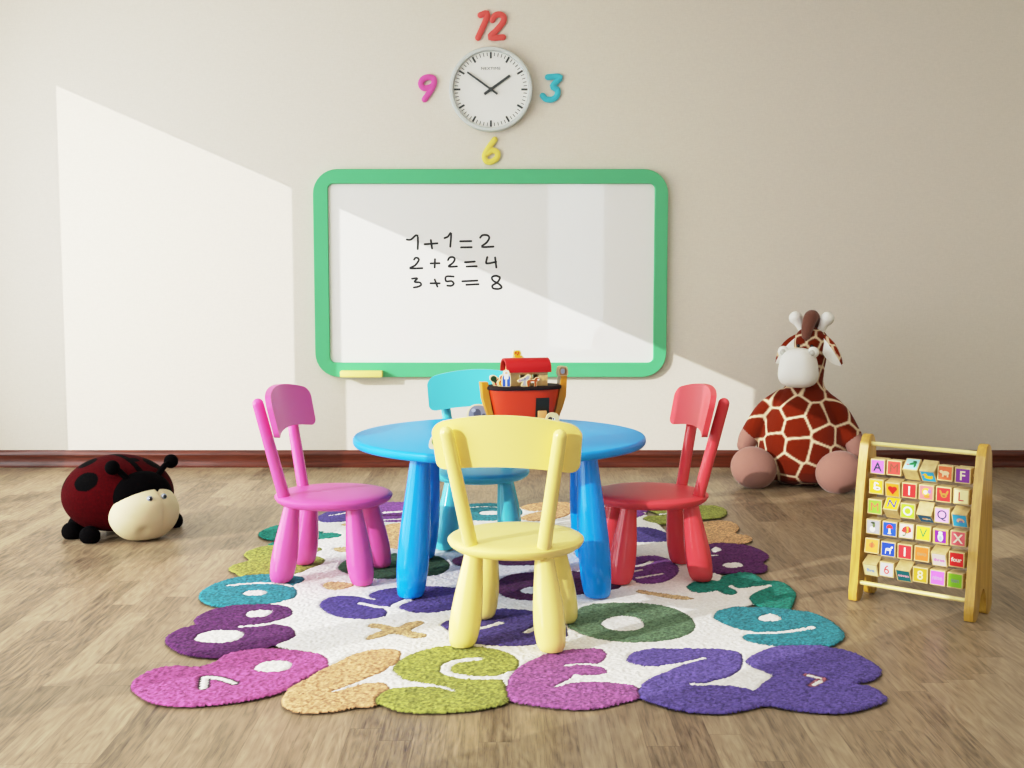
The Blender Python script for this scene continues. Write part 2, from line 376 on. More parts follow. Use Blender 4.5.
    b.inputs['Specular IOR Level'].default_value = .4
    return m
def wood_mat(name, c0, c1, scale=(60, 60, 4), rough=.4, coat=0.):
    m = bpy.data.materials.new(name); nt, b = nodes_of(m)
    t = nt.nodes.new('ShaderNodeTexCoord'); mp = nt.nodes.new('ShaderNodeMapping'); mp.inputs['Scale'].default_value = scale
    n = nt.nodes.new('ShaderNodeTexNoise'); n.inputs['Scale'].default_value = 1; n.inputs['Detail'].default_value = 4
    r = nt.nodes.new('ShaderNodeValToRGB'); r.color_ramp.elements[0].position = .3; r.color_ramp.elements[1].position = .7
    r.color_ramp.elements[0].color = hexc(c0); r.color_ramp.elements[1].color = hexc(c1)
    nt.links.new(t.outputs['Object'], mp.inputs[0]); nt.links.new(mp.outputs[0], n.inputs['Vector'])
    nt.links.new(n.outputs['Fac'], r.inputs['Fac']); nt.links.new(r.outputs[0], b.inputs['Base Color'])
    b.inputs['Roughness'].default_value = rough; b.inputs['Coat Weight'].default_value = coat
    return m
WALLM = wall_mat()
WHITE_TRIM = mat('#E8E6E0', .4)

# ---------------------------------------------------------------- the room
def struct(name, bm, m, smooth=False):
    o = obj(name, bm, m, smooth=smooth); o['kind'] = 'structure'; return o
b = BM(); box(b, XL-.1, XR+.1, YB-.1, W+.1, -.1, 0); struct('floor', b, floor_mat())
b = BM(); box(b, XL-.1, XR+.1, W, W+.1, 0, ZC); struct('wall_back', b, WALLM)
b = BM(); box(b, XR, XR+.1, YB-.1, W, 0, ZC); struct('wall_right', b, WALLM)
b = BM(); box(b, XL-.1, XR+.1, YB-.1, W+.1, ZC, ZC+.1); struct('ceiling', b, mat('#F0EEE9', .9))
TY = math.tan(SUN_AZ)
def yw(xe): return W-TY*(xe-XL)
OPEN = [(yw(-1.247)-.06, yw(-2.513)), (yw(1.382)-.03, yw(-.935)), (yw(3.76)-.03, yw(1.69)), (yw(5.52)-.03, yw(4.08))]   # y ranges of the four panes
SILL, HEAD = .06, 2.15+SL*(-2.513-XL)
T = .04
b = BM()
edges = [YB-.1] + [v for o_ in sorted(OPEN) for v in o_] + [W]
for i in range(0, len(edges), 2): box(b, XL-T, XL, edges[i], edges[i+1], 0, ZC)
for y0, y1 in OPEN:
    box(b, XL-T, XL, y0, y1, 0, SILL); box(b, XL-T, XL, y0, y1, HEAD, ZC)
struct('wall_left', b, WALLM)
for i, (y0, y1) in enumerate(sorted(OPEN)):          # slim frame on the outside of each opening
    b = BM(); f = .03
    box(b, XL-T-.02, XL-T, y0-f, y0, SILL-f, HEAD+f); box(b, XL-T-.02, XL-T, y1, y1+f, SILL-f, HEAD+f)
    box(b, XL-T-.02, XL-T, y0, y1, HEAD, HEAD+f); box(b, XL-T-.02, XL-T, y0, y1, SILL-f, SILL)
    struct('window_%d' % (i+1), b, WHITE_TRIM)
# rear wall with a tall glazed garden door, mirrored in the whiteboard
DX0, DX1, DZ = .43, 1.27, 2.45
b = BM()
box(b, XL-.1, DX0, YB-.1, YB, 0, ZC); box(b, DX1, XR+.1, YB-.1, YB, 0, ZC); box(b, DX0, DX1, YB-.1, YB, DZ, ZC); struct('wall_rear', b, WALLM)
b = BM()
for x0, x1, z0, z1 in ((DX0, DX0+.05, 0, DZ), (DX1-.05, DX1, 0, DZ), (DX0, DX1, DZ-.05, DZ), (DX0, DX1, 0, .08)): box(b, x0, x1, YB-.08, YB-.03, z0, z1)
struct('door_1', b, WHITE_TRIM)
# baseboards
def base_prof():
    return [(0, 0), (-.017, 0), (-.019, .012), (-.015, .022), (-.014, .058), (-.018, .066), (-.018, .078), (-.011, .088), (-.007, .094), (-.004, .097), (0, .097)]
BASE = wood_mat('mahogany_board', '#45190D', '#6A2F1C', (5, 60, 90), .3, .2)
b = BM(); pr_ = base_prof(); rings(b, [[(x, W+py, z) for py, z in pr_] for x in (XL, XR)]); struct('baseboard_back', b, BASE, True)
b = BM(); rings(b, [[(XR+py, y, z) for py, z in pr_] for y in (YB, W-.02)]); struct('baseboard_right', b, wood_mat('mahogany_board_side', '#5E2A1A', '#84432B', (60, 5, 90), .35), True)

# ---------------------------------------------------------------- rug
def make_rug():
    pal = {k: np.array(hexc(v)[:3]) for k, v in dict(white='#F3F1ED', magenta='#C75CA8', peach='#E3B27C', olive='#A6AC4C', orchid='#AC5EA4', purple='#6A58AA',
        indigo='#574796', teal='#2C93A2', teal_green='#14907F', plum='#6E3273', maroon='#5A2058', violet='#8B4AA6', dark_green='#3C6546', grey_green='#6F8E6C', tan='#DCBB85', outline='#4A3540', rose='#C07080').items()}
    names = list(pal)
    h = .004
    x0, x1, y0, y1 = -1.07, 1.03, 2.84, 5.63
    nx, ny = int((x1-x0)/h)+1, int((y1-y0)/h)+1
    gx = x0+np.arange(nx)*h; gy = y0+np.arange(ny)*h
    lab = -np.ones((ny, nx), dtype=np.int32)
    for col, kind, pts, w in [(a, k, [(d[i]/1000, d[i+1]/1000) for i in range(0, len(d), 2)], ww/1000) for a, k, ww, d in RUG]:
        m = names.index(col)
        if kind == 'p': pl = spline(pts, True, 5); pad = .01
        else: pl = spline(pts, False, 5) if len(pts) > 2 else pts; pad = w
        P = np.array(pl)
        i0, i1 = max(0, int((P[:, 0].min()-pad-x0)/h)), min(nx, int((P[:, 0].max()+pad-x0)/h)+2)
        j0, j1 = max(0, int((P[:, 1].min()-pad-y0)/h)), min(ny, int((P[:, 1].max()+pad-y0)/h)+2)
        XX, YY = np.meshgrid(gx[i0:i1], gy[j0:j1])
        if kind == 'p':
            ins = np.zeros(XX.shape, bool)
            for k in range(len(P)):
                (ax, ay), (bx_, by_) = P[k], P[(k+1) % len(P)]
                if ay == by_: continue
                c = ((ay > YY) != (by_ > YY)) & (XX < (bx_-ax)*(YY-ay)/(by_-ay)+ax)
                ins ^= c
        else:
            ins = np.zeros(XX.shape, bool)
            for k in range(len(P)-1):
                a, d = P[k], P[k+1]-P[k]
                t = np.clip(((XX-a[0])*d[0]+(YY-a[1])*d[1])/max(d.dot(d), 1e-9), 0, 1)
                ins |= (XX-a[0]-t*d[0])**2+(YY-a[1]-t*d[1])**2 < (w/2)**2
            if col in ('white',) : ins &= lab[j0:j1, i0:i1] >= 0
        lab[j0:j1, i0:i1][ins] = m
    on = lab >= 0
    rng = np.random.default_rng(3)
    lvl = np.zeros(lab.shape); er = on.copy()
    for k in range(4):
        lvl += er*.25
        e2 = er.copy()
        e2[1:] &= er[:-1]; e2[:-1] &= er[1:]; e2[:, 1:] &= er[:, :-1]; e2[:, :-1] &= er[:, 1:]
        er = e2
    lvl = np.sqrt(lvl)
    def blobs(k):                                     # tuft-sized random cells
        g = rng.random((ny//k+2, nx//k+2)); return np.kron(g, np.ones((k, k)))[:ny, :nx]
    noise = .5*rng.random(lab.shape)+.5*blobs(2)
    Z = np.where(on, lvl*(.0105+.005*(noise-.5)), 0)
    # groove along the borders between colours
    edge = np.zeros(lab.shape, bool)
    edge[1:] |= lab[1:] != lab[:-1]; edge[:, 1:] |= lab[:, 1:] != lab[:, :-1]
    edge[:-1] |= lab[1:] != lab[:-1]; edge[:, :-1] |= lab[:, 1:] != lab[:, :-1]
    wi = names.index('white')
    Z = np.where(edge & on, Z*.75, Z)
    P = np.array([pal[n] for n in names])
    P = np.where(np.arange(len(names))[:, None] == wi, P, P*.87+.13*P.mean(1, keepdims=True))
    col = P[np.clip(lab, 0, None)]
    shade = .40+1.1*(.5*blobs(2)+.5*rng.random(lab.shape))
    shade = np.where(lab == wi, .84+.2*noise, shade)
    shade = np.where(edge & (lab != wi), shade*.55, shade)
    col = np.clip(col*shade[..., None]*np.where(lab == wi, 1., .86)[..., None], 0, .95)
    XX, YY = np.meshgrid(gx, gy)
    XX = XX+(rng.random(lab.shape)-.5)*h*.5; YY = YY+(rng.random(lab.shape)-.5)*h*.5
    idx = -np.ones(lab.shape, np.int64)
    q = on[:-1, :-1] & on[1:, :-1] & on[:-1, 1:] & on[1:, 1:]
    use = np.zeros(lab.shape, bool); use[:-1, :-1] |= q; use[1:, :-1] |= q; use[:-1, 1:] |= q; use[1:, 1:] |= q
    idx[use] = np.arange(use.sum())
    V = np.stack([XX[use], YY[use], Z[use]+.001], 1).astype(np.float32)
    F = np.stack([idx[:-1, :-1][q], idx[:-1, 1:][q], idx[1:, 1:][q], idx[1:, :-1][q]], 1)
    me = bpy.data.meshes.new('rug')
    me.vertices.add(len(V)); me.vertices.foreach_set('co', V.ravel())
    me.loops.add(F.size); me.loops.foreach_set('vertex_index', F.ravel().astype(np.int32))
    me.polygons.add(len(F)); me.polygons.foreach_set('loop_start', np.arange(0, F.size, 4, dtype=np.int32))
    ca = me.color_attributes.new('pile', 'FLOAT_COLOR', 'POINT')
    ca.data.foreach_set('color', np.concatenate([col[use], np.ones((len(V), 1))], 1).astype(np.float32).ravel())
    me.update(calc_edges=True); me.validate()
    me.polygons.foreach_set('use_smooth', np.ones(len(me.polygons), bool))
    m = bpy.data.materials.new('shag_pile'); nt, bs = nodes_of(m)
    a = nt.nodes.new('ShaderNodeAttribute'); a.attribute_name = 'pile'
    nt.links.new(a.outputs['Color'], bs.inputs['Base Color'])
    bs.inputs['Roughness'].default_value = .95; bs.inputs['Specular IOR Level'].default_value = .05; bs.inputs['Sheen Weight'].default_value = .05
    me.materials.append(m)
    o = bpy.data.objects.new('rug', me); C.objects.link(o)
    tag(o, 'shaggy white rug bordered by colourful bubble numbers, under the table and chairs', 'rug')
make_rug()

# ---------------------------------------------------------------- whiteboard, eraser, clock, wall digits
def rrect(x0, x1, z0, z1, r, n=8):
    out = []
    for cx, cz, a0 in ((x1-r, z1-r, 0), (x0+r, z1-r, PI/2), (x0+r, z0+r, PI), (x1-r, z0+r, 1.5*PI)):
        for k in range(n+1):
            a = a0+PI/2*k/n; out.append((cx+r*math.cos(a), cz+r*math.sin(a)))
    return out
BX0, BX1, BZ0, BZ1 = -1.101, .864, .514, 1.667
board = thing('whiteboard', 'large white board with rounded green frame and three handwritten sums', 'whiteboard', (0, W, 0))
def L3(lp, y): return [(x, y, z) for x, z in lp]
b = BM()
o1 = lambda d: rrect(BX0+d, BX1-d, BZ0+d, BZ1-d, .135-d)
i1 = lambda d: rrect(BX0+.082-d, BX1-.074+d, BZ0+.082-d, BZ1-.08+d, .03+d)
rings(b, [L3(o1(0), -.001), L3(o1(0), -.03), L3(o1(.003), -.034), L3(i1(.003), -.034), L3(i1(0), -.031), L3(i1(0), -.012)], cap0=False, cap1=False)
obj('frame', b, mat('#62BE8A', .4, .4), board)
b = BM(); rings(b, [L3(i1(.01), -.004), L3(i1(.01), -.016)])
obj('panel', b, mat(BOARDC, .04, .5, coat=.6, name='gloss_white', coat_rough=.01), board)
def wpt(px, py, y=0.):         # photo point on the back wall, as metres on the wall
    dep = W/(math.cos(math.atan(110/1200))*1+ (384-py)/1200*math.sin(math.atan(110/1200)))
    c_, s_ = math.cos(math.atan(110/1200)), math.sin(math.atan(110/1200))
    v = (384-py)/1200; t = W/(v*s_+c_)
    return ((px-512)/1200*t, 1.09+(v*c_-s_)*t)
WR = [[(60,125),(95,125),(150,88),(153,205)],[(212,165),(320,157)],[(265,130),(275,200)],[(382,112),(410,100),(437,70),(430,185)],[(515,140),(608,138)],[(522,192),(612,190)],
 [(685,108),(705,88),(745,88),(762,110),(740,150),(698,187),(797,185)],
 [(122,295),(135,280),(158,285),(160,305),(130,345),(85,370),(192,368)],[(263,328),(338,326)],[(300,292),(297,362)],[(410,300),(425,278),(455,275),(468,295),(450,325),(415,355),(487,353)],
 [(555,318),(638,312)],[(570,355),(655,352)],[(745,275),(735,320),(750,328),(820,315)],[(812,278),(822,362)],
 [(105,458),(150,455),(125,485),(170,490),(182,510),(160,525),(120,533)],[(262,497),(340,497)],[(298,465),(320,525)],[(458,440),(395,440),(395,480),(440,478),(460,500),(440,518),(405,517)],
 [(533,480),(660,474)],[(567,510),(670,505)],[(850,445),(820,433),(785,445),(795,475),(840,500),(868,530),(840,545),(795,540),(790,515),(830,490),(850,460),(850,445)]]
def strokes(bm, lists, conv, r, y, thick, smoothsub=4):
    for st in lists:
        p = [conv(*q) for q in st]
        if len(p) > 2: p = spline(p, False, smoothsub)
        vs = tube(bm, [(a, 0, c) for a, c in p], r, 10, caps=4)
        for v in vs: v.co.y = y+v.co.y*thick/r
for a_, z_, lb in ((0, 7, 'handwritten sum 1+1=2'), (7, 15, 'handwritten sum 2+2=4'), (15, 22, 'handwritten sum 3+5=8')):
    b = BM(); strokes(b, WR[a_:z_], lambda x, y: wpt(400+x/8.533, 225+y/8.533), .0058, -.0165, .001)
    tag(obj('handwriting', b, mat('#17181A', .5), board), lb)
b = BM(); box(b, -.957, -.722, -.088, -.033, .517, .553, bev=.006, M=TR(0, W, 0))
tag(obj('board_eraser', b, mat('#F0E488', .5)), 'pale yellow eraser bar on the lower edge of green board frame', 'eraser')

CX, CZ, CR = -.116, 2.098, .229
clock = thing('wall_clock', 'round white wall clock with grey rim above the green framed board', 'clock', (CX, W, CZ))
b = BM()
lathe(b, [(0, 0), (CR-.004, 0), (CR, -.006), (CR, -.045), (CR-.004, -.052), (CR-.012, -.054), (CR-.02, -.052), (CR-.023, -.044), (CR-.024, -.03), (0, -.03)], axis='y', seg=72)
obj('case', b, mat('#CDD3D2', .35), clock)
b = BM(); lathe(b, [(0, -.0295), (CR-.0245, -.0295), (CR-.0245, -.032), (0, -.032)], axis='y', seg=72)
obj('dial', b, mat('#EDEEEA', .5), clock)
b = BM()
for k in range(60):
    M = Matrix.Rotation(2*PI*k/60, 4, 'Y')
    if k % 5 == 0: box(b, -.005, .005, -.0335, -.0318, .167, .201, M=M)
    else: box(b, -.0016, .0016, -.0335, -.0318, .180, .199, M=M)
obj('minute_marks', b, mat('#3F4444', .5), clock, smooth=False)
b = BM(); text(b, 'NEXTIME', .021, 0, .113, -.0328, sx=1.25); obj('lettering', b, mat('#70757A', .5), clock, smooth=False)
def hand(name, ang, length, tail, w, y):
    b = BM(); prism(b, [(-w, -tail), (w, -tail), (w*.85, length), (-w*.85, length)], y-.002, y+.002, bev=.0006, M=Matrix.Rotation(ang, 4, 'Y'))
    obj(name, b, mat('#43494A', .4), clock, smooth=False)
hand('hour_hand', math.radians(54.5), .128, .044, .0072, -.037)
hand('minute_hand', math.radians(305.5), .158, .044, .0052, -.042)
b = BM(); lathe(b, [(0, -.032), (.011, -.032), (.011, -.045), (.009, -.047), (0, -.047)], axis='y', seg=20); obj('hand_cap', b, mat('#43494A', .4), clock)
DG = {'1': ('#E2605A', 'red foam digit 1, left half of the 12 above the clock', [[(364,70),(396,68),(353,172)]]),
 '2': ('#E2605A', 'red foam digit 2, right half of the 12 above the clock', [[(418,92),(430,72),(452,67),(470,80),(464,105),(437,138),(408,170),(466,170)]]),
 '3': ('#4DC0D2', 'turquoise foam digit 3 right of the clock', [[(668,350),(724,350),(690,390),(712,408),(708,436),(685,451),(660,449),(645,434)]]),
 '6': ('#EBD96C', 'yellow foam digit 6 below the clock', [[(428,632),(402,668),(383,704),(390,728),(412,732),(438,715),(440,690),(418,681),(393,696)]]),
 '9': ('#DE62AE', 'pink foam digit 9 left of the clock', [[(150,388),(130,398),(106,398),(95,380),(106,358),(132,350),(154,360),(148,395),(112,450)]])}
for k, (h, lb, st) in DG.items():
    b = BM(); strokes(b, st, lambda x, y: wpt(400+x/4.52, y/4.52), .0168, W-.009, .009, 5)
    tag(obj('wall_digit', b, mat(h, .6)), lb, 'wall number', 'foam clock digits on the wall')

# ---------------------------------------------------------------- table and chairs
RT = .0148
def leg_prof(L, k):
    pr_ = [(0, 0), (.027*k, 0), (.033*k, .003), (.0365*k, .010)]
    for t, r in ((.05, .0388), (.1, .0412), (.17, .0433), (.25, .0445), (.33, .0443), (.42, .043), (.52, .0408), (.65, .0368), (.8, .0318), (.92, .0285), (1, .0265)):
        pr_.append((r*k, L*t))
    pr_.append((0, L))
    return pr_
def splayed(bm, prof, x, y, z0, dx, dy, L, seg=32):
    vs = lathe(bm, prof, seg=seg)
    for v in vs:
        t = v.co.z/L
        v.co.x += x+dx*t; v.co.y += y+dy*t; v.co.z += z0
TBL = mat('#0A93F2', .12, .5, name='blue_plastic')
table = thing('play_table', 'round bright blue plastic table with four bulbous legs', 'table', (-.045, 4.285, RT))
b = BM(); R_, zt, th = .524, .501, .031
lathe(b, [(0, zt-th), (R_-.012, zt-th), (R_-.005, zt-th+.002), (R_-.001, zt-th+.007), (R_, zt-th+.012), (R_, zt-.011), (R_-.001, zt-.006), (R_-.005, zt-.0015), (R_-.012, zt), (0, zt)], seg=96)
obj('tabletop', b, mat('#189EF0', .38, .35, name='blue_tabletop'), table)
for sx, sy in ((-1, -1), (1, -1), (-1, 1), (1, 1)):
    b = BM(); L = zt-th+.01
    splayed(b, leg_prof(L, 1.22), .018+sx*.313, sy*.275-.072, 0, -sx*.035, -sy*.03, L)
    obj('leg', b, TBL, table)

def chair(label, colr, loc, rz):
    m = mat(colr, .10, .45, name='toy_plastic_'+colr[1:])
    t = thing('toddler_chair', label, 'chair', (loc[0], loc[1], RT), rz, 'small plastic chairs around the blue table')
    zs = .289
    b = BM()
    pr_ = [(0, -.032), (.150, -.031), (.178, -.025), (.192, -.015), (.198, -.004), (.1975, .001), (.192, .006), (.18, .0095), (.155, .0125), (.1, .0145), (.05, .015), (0, .015)]
    lathe(b, [(r, zs+h) for r, h in pr_], cy=.010, seg=64, sx=1.03, sy=1.06)
    obj('seat', b, mat(colr, .42, .35, name='toy_plastic_satin_'+colr[1:]), t)
    for sx, sy in ((-1, -1), (1, -1), (-1, 1), (1, 1)):
        b = BM(); L = zs-.02
        splayed(b, leg_prof(L, 1.04), sx*.131, sy*.147, 0, -sx*.028, -sy*.036, L)
        obj('leg', b, m, t)
    def lean(z): return -.136-.075*(z-zs)/.36            # y of the post axis
    for sx in (-1, 1):
        b = BM()
        tube(b, [(sx*(.105+.056*k/6), lean(zs+.345*k/6), zs+.345*k/6-.005) for k in range(7)], [.0215-.002*k/6 for k in range(7)], 20, caps=6)
        obj('back_post', b, m, t)
    # curved slab, arched top and bottom, rounded outline
    b = BM(); NU, NV = 28, 10; hw = .216; th = .0105
    def P(u, v, s):                                       # u -1..1 across, v -1..1 up
        x = u*hw
        zt_ = .681-.032*u*u; zb_ = .531-.021*u*u
        cu = max(0., (abs(u)-.84)/.16)                    # squeeze the height at the rounded ends
        sq = 1-(1-math.sqrt(max(0., 1-cu*cu)))*.42
        zm = (zt_+zb_)/2; z = zm+v*(zt_-zb_)/2*sq
        y = lean(z)+.024+.034*u*u+s*th
        return (x*(1-.035*(1-v)/2), y, z)
    US = [math.sin(PI/2*(-1+2*i/NU)) for i in range(NU+1)]
    F = [[b.verts.new(P(US[i], -1+2*j/NV, 1)) for i in range(NU+1)] for j in range(NV+1)]
    K = [[b.verts.new(P(US[i], -1+2*j/NV, -1)) for i in range(NU+1)] for j in range(NV+1)]
    for j in range(NV):
        for i in range(NU):
            b.faces.new((F[j][i], F[j][i+1], F[j+1][i+1], F[j+1][i])); b.faces.new((K[j][i], K[j+1][i], K[j+1][i+1], K[j][i+1]))
    rim = [(0, i) for i in range(NU+1)]+[(j, NU) for j in range(1, NV+1)]+[(NV, i) for i in range(NU-1, -1, -1)]+[(j, 0) for j in range(NV-1, 0, -1)]
    for k in range(len(rim)):
        (j0, i0), (j1, i1_) = rim[k], rim[(k+1) % len(rim)]
        b.faces.new((F[j0][i0], K[j0][i0], K[j1][i1_], F[j1][i1_]))
    es = [e for e in b.edges if len(e.link_faces) == 2 and e.calc_face_angle(0) > 1.0]
    bmesh.ops.recalc_face_normals(b, faces=b.faces[:])
    b.normal_update(); bmesh.ops.bevel(b, geom=es, offset=.008, segments=3, affect='EDGES', profile=.5)
    obj('backrest', b, mat(colr, .34, .4, name='toy_plastic_back_'+colr[1:]), t, angle=50)
    return t
chair('pale yellow toddler chair in front of the table, back turned', '#F6E58C', (.010, 3.525), math.radians(-10))
chair('pink toddler chair at the side of the blue table', '#DC60A6', (-.648, 4.245), math.radians(-98))
chair('coral red toddler chair at the side of the blue table', '#E04E56', (.505, 4.26), math.radians(98))
chair('light turquoise toddler chair behind the blue table', '#5BCBD8', (-.133, 4.78), math.radians(180))

# ---------------------------------------------------------------- toy boat on the table
TZ = RT+.501
AK = (.043, 4.64, TZ); AR = math.radians(14)
ark = thing('toy_boat', 'red toy boat with dark deck, tan cabin and red barrel roof on table', 'toy boat', AK, AR)
def hull_loop(hl, hw, z, n=40, e=2.6):
    out = []
    for k in range(n):
        a = 2*PI*k/n; c_, s_ = math.cos(a), math.sin(a)
        out.append((math.copysign(abs(c_)**(2/e), c_)*hl, math.copysign(abs(s_)**(2/e), s_)*hw, z))
    return out
b = BM()
rings(b, [hull_loop(.112, .050, .002), hull_loop(.118, .056, .02), hull_loop(.127, .062, .06), hull_loop(.136, .068, .1), hull_loop(.143, .072, .134)])
obj('hull', b, mat('#DE4416', .4, .4), ark)
b = BM(); rings(b, [hull_loop(.148, .077, .131), hull_loop(.151, .08, .134), hull_loop(.151, .08, .142), hull_loop(.148, .077, .145)])
obj('deck', b, mat('#22100C', .7, .3), ark)
OC = mat('#C98A1C', .4)
b = BM(); prism(b, [(-.171, .160), (-.143, .160), (-.141, .12), (-.128, .05), (-.112, .0), (-.133, .0), (-.150, .05), (-.164, .1)], -.024, .024, bev=.003)
obj('bow_post', b, OC, ark)
b = BM(); prism(b, [(.172, .178), (.146, .178), (.141, .12), (.128, .05), (.112, .0), (.132, .0), (.152, .05), (.168, .1)], -.024, .024, bev=.003)
obj('stern_post', b, OC, ark)
b = BM(); prism(b, [(-.0715, .100), (-.0645, .012), (-.045, .012), (-.045, .100)], .034, .086, plane='yz'); obj('doorway_shade', b, mat('#14180C', .6), ark)  # solid slab, no opening cut; the doorway's inner shade is its dark colour
b = BM(); box(b, .040, .078, -.120, -.062, .001, .009, bev=.002); box(b, .038, .072, -.086, -.076, .008, .052, bev=.002); tag(obj('ramp', b, mat('#D9A566', .5), ark), 'tan folded-out ramp plank')
# cabin with window openings
b = BM(); h0, h1 = .145, .206; cw, cd = .066, .042; cx0 = .013
def wallx(y0, y1, wins):
    xs = [cx0-cw]+[v for w_ in wins for v in w_]+[cx0+cw]
    for i in range(0, len(xs), 2): box(b, xs[i], xs[i+1], y0, y1, h0, h1)
    for x0, x1 in wins: box(b, x0, x1, y0, y1, h0, h0+.016); box(b, x0, x1, y0, y1, h0+.044, h1)
wallx(-cd, -cd+.008, ((-.024, -.002), (.026, .05))); wallx(cd-.008, cd, ((-.024, -.002), (.026, .05)))
gab = [(-cd, h0), (cd, h0), (cd, h1), (cd*.8, h1+.018), (cd*.45, h1+.030), (0, h1+.034), (-cd*.45, h1+.030), (-cd*.8, h1+.018), (-cd, h1)]
prism(b, gab, cx0-cw-.008, cx0-cw, plane='yz'); prism(b, gab, cx0+cw, cx0+cw+.008, plane='yz')
cabin = obj('cabin', b, wood_mat('pale_beech', '#D8B06C', '#E8C88A', (30, 30, 8), .5), ark, smooth=False)
b = BM(); prism(b, [(-.014, h0+.002), (.014, h0+.002), (.014, h0+.036), (.008, h0+.048), (0, h0+.052), (-.008, h0+.048), (-.014, h0+.036)], cx0-cw-.011, cx0-cw-.0075, plane='yz')
obj('cabin_door', b, mat('#6B3418', .5), cabin, smooth=False)
b = BM(); n = 14; ro, ri = 1., .9
outer = [((cd+.014)*math.cos(PI*k/n), h1-.008+.053*math.sin(PI*k/n)**.8) for k in range(n+1)]
inner = [((cd+.006)*math.cos(PI*k/n), h1-.008+.046*math.sin(PI*k/n)**.8) for k in range(n, -1, -1)]
prism(b, outer+inner, cx0-cw-.026, cx0+cw+.020, bev=.0015, plane='yz')
obj('roof', b, mat('#B40F14', .45, .4), ark)

def figure(name, label, sil, paints, at, rz, h, cat='toy animal', group='painted wooden figures on the toy boat', edge='#E8D6A8', thick=.009):
    """flat wooden figure: silhouette with painted areas on its two faces; unit coordinates times h"""
    b = BM(); prism(b, [(x*h, z*h) for x, z in spline(sil, True, 3)], -thick/2, thick/2, bev=.001)
    cols = [edge]
    for k, (c_, pl) in enumerate(paints):
        if c_ not in cols: cols.append(c_)
        P_ = [(x*h, z*h) for x, z in pl]; e = thick/2+.0003+.0002*k
        flat(b, P_, -e, cols.index(c_)); flat(b, P_, e, cols.index(c_))
    o = obj(name, b, [mat(c_, .45) for c_ in cols], smooth=False)
    o.location = at; o.rotation_euler = (0, 0, rz)
    tag(o, label, cat, group)
    return o
def ap(x, y, z):                          # a point in the boat's own frame
    c_, s_ = math.cos(AR), math.sin(AR)
    return (AK[0]+x*c_-y*s_, AK[1]+x*s_+y*c_, AK[2]+z)
quad = [(-.55, 0), (-.38, 0), (-.34, .3), (.12, .32), (.16, 0), (.34, 0), (.36, .42), (.6, .5), (.62, .72), (.42, .86), (.24, .76), (.1, .62), (-.42, .62), (-.62, .46)]
figure('toy_lion', 'tiny yellow and red lion figure sitting on the boat roof', [(-.6, 0), (.7, 0), (.72, .2), (.5, .3), (.52, .7), (.3, .95), (-.1, .9), (-.4, .95), (-.55, .7), (-.5, .35)],
       [('#E8B820', ell(-.02, .55, .42, .36)), ('#D8481A', ell(-.2, .62, .12, .14)), ('#D8481A', ell(.12, .6, .1, .12)), ('#E8B820', ell(.1, .16, .5, .13)), ('#C43A12', ell(.02, .4, .1, .08))], ap(-.024, 0, .2508), AR, .032)
figure('toy_fox', 'tiny brown spotted dog figure on the deck below cabin window', quad, [('#B4571E', [(x*.9, .03+z*.92) for x, z in spline(quad, True, 3)]), ('#F2E8D4', ell(.5, .6, .1, .08)), ('#F2E8D4', ell(-.05, .4, .2, .07))], ap(.022, -.062, .145), AR, .042)
figure('toy_donkey', 'tiny grey donkey head figure by the left cabin window', [(-.3, 0), (.35, 0), (.3, .35), (.5, .8), (.25, .95), (.05, .78), (-.35, .62), (-.6, .45), (-.45, .3), (-.2, .35)],
       [('#B0AEB4', [(-.22, .05), (.26, .05), (.22, .4), (.36, .78), (.2, .82), (-.02, .66), (-.4, .5), (-.38, .42), (-.1, .42)]), ('#3A3A42', ell(-.02, .58, .05, .05)), ('#C8A0B0', ell(-.42, .46, .1, .08))], ap(-.008, -.058, .145), AR, .050)
figure('toy_captain', 'tiny bearded man figure in blue robe on the boat deck', [(-.25, 0), (.25, 0), (.27, .6), (.2, .72), (.17, .95), (0, 1.02), (-.17, .95), (-.2, .72), (-.27, .6)],
       [('#3A62B8', [(-.22, .02), (.22, .02), (.22, .58), (.14, .7), (-.14, .7), (-.22, .58)]), ('#F4F0E8', [(-.13, .45), (.13, .45), (.15, .9), (0, .98), (-.15, .9)]), ('#E8B890', ell(0, .83, .09, .08)), ('#E8E0D0', [(-.05, .02), (.05, .02), (.05, .45), (-.05, .45)])], ap(-.080, -.052, .145), AR-.2, .064, cat='toy figure')
figure('toy_hen', 'tiny red and yellow hen figure between parrot and bearded man', [(-.3, 0), (.3, 0), (.36, .4), (.25, .8), (.1, 1.), (-.12, .95), (-.2, .6), (-.4, .4)],
       [('#E89A1E', ell(0, .3, .24, .26)), ('#D23A1E', ell(.04, .74, .16, .2)), ('#D23A1E', ell(0, .42, .12, .1))], ap(-.095, -.034, .145), AR-.1, .044)
figure('toy_parrot', 'tiny dark green and red parrot figure at the bow', [(-.3, 0), (.3, 0), (.5, .4), (.4, .7), (.1, .78), (-.2, 1.), (-.6, .95), (-.65, .6), (-.4, .35)],
       [('#173F1E', ell(-.3, .66, .28, .26)), ('#C22A1E', ell(.18, .5, .2, .18)), ('#C22A1E', ell(0, .2, .2, .14)), ('#173F1E', ell(-.1, .42, .2, .14))], ap(-.108, -.010, .145), AR, .042)
figure('toy_owl', 'tiny beige and grey owl figure on top of the stern post', [(-.5, 0), (.5, 0), (.56, .6), (.4, 1.), (-.35, 1.05), (-.56, .7)],
       [('#B89468', [(-.42, .06), (.42, .06), (.46, .6), (.3, .9), (-.28, .94), (-.46, .66)]), ('#AFC3D6', ell(-.05, .5, .26, .3)), ('#8A6238', ell(.28, .5, .1, .3))], ap(.158, 0, .1785), AR+.1, .036, thick=.02)
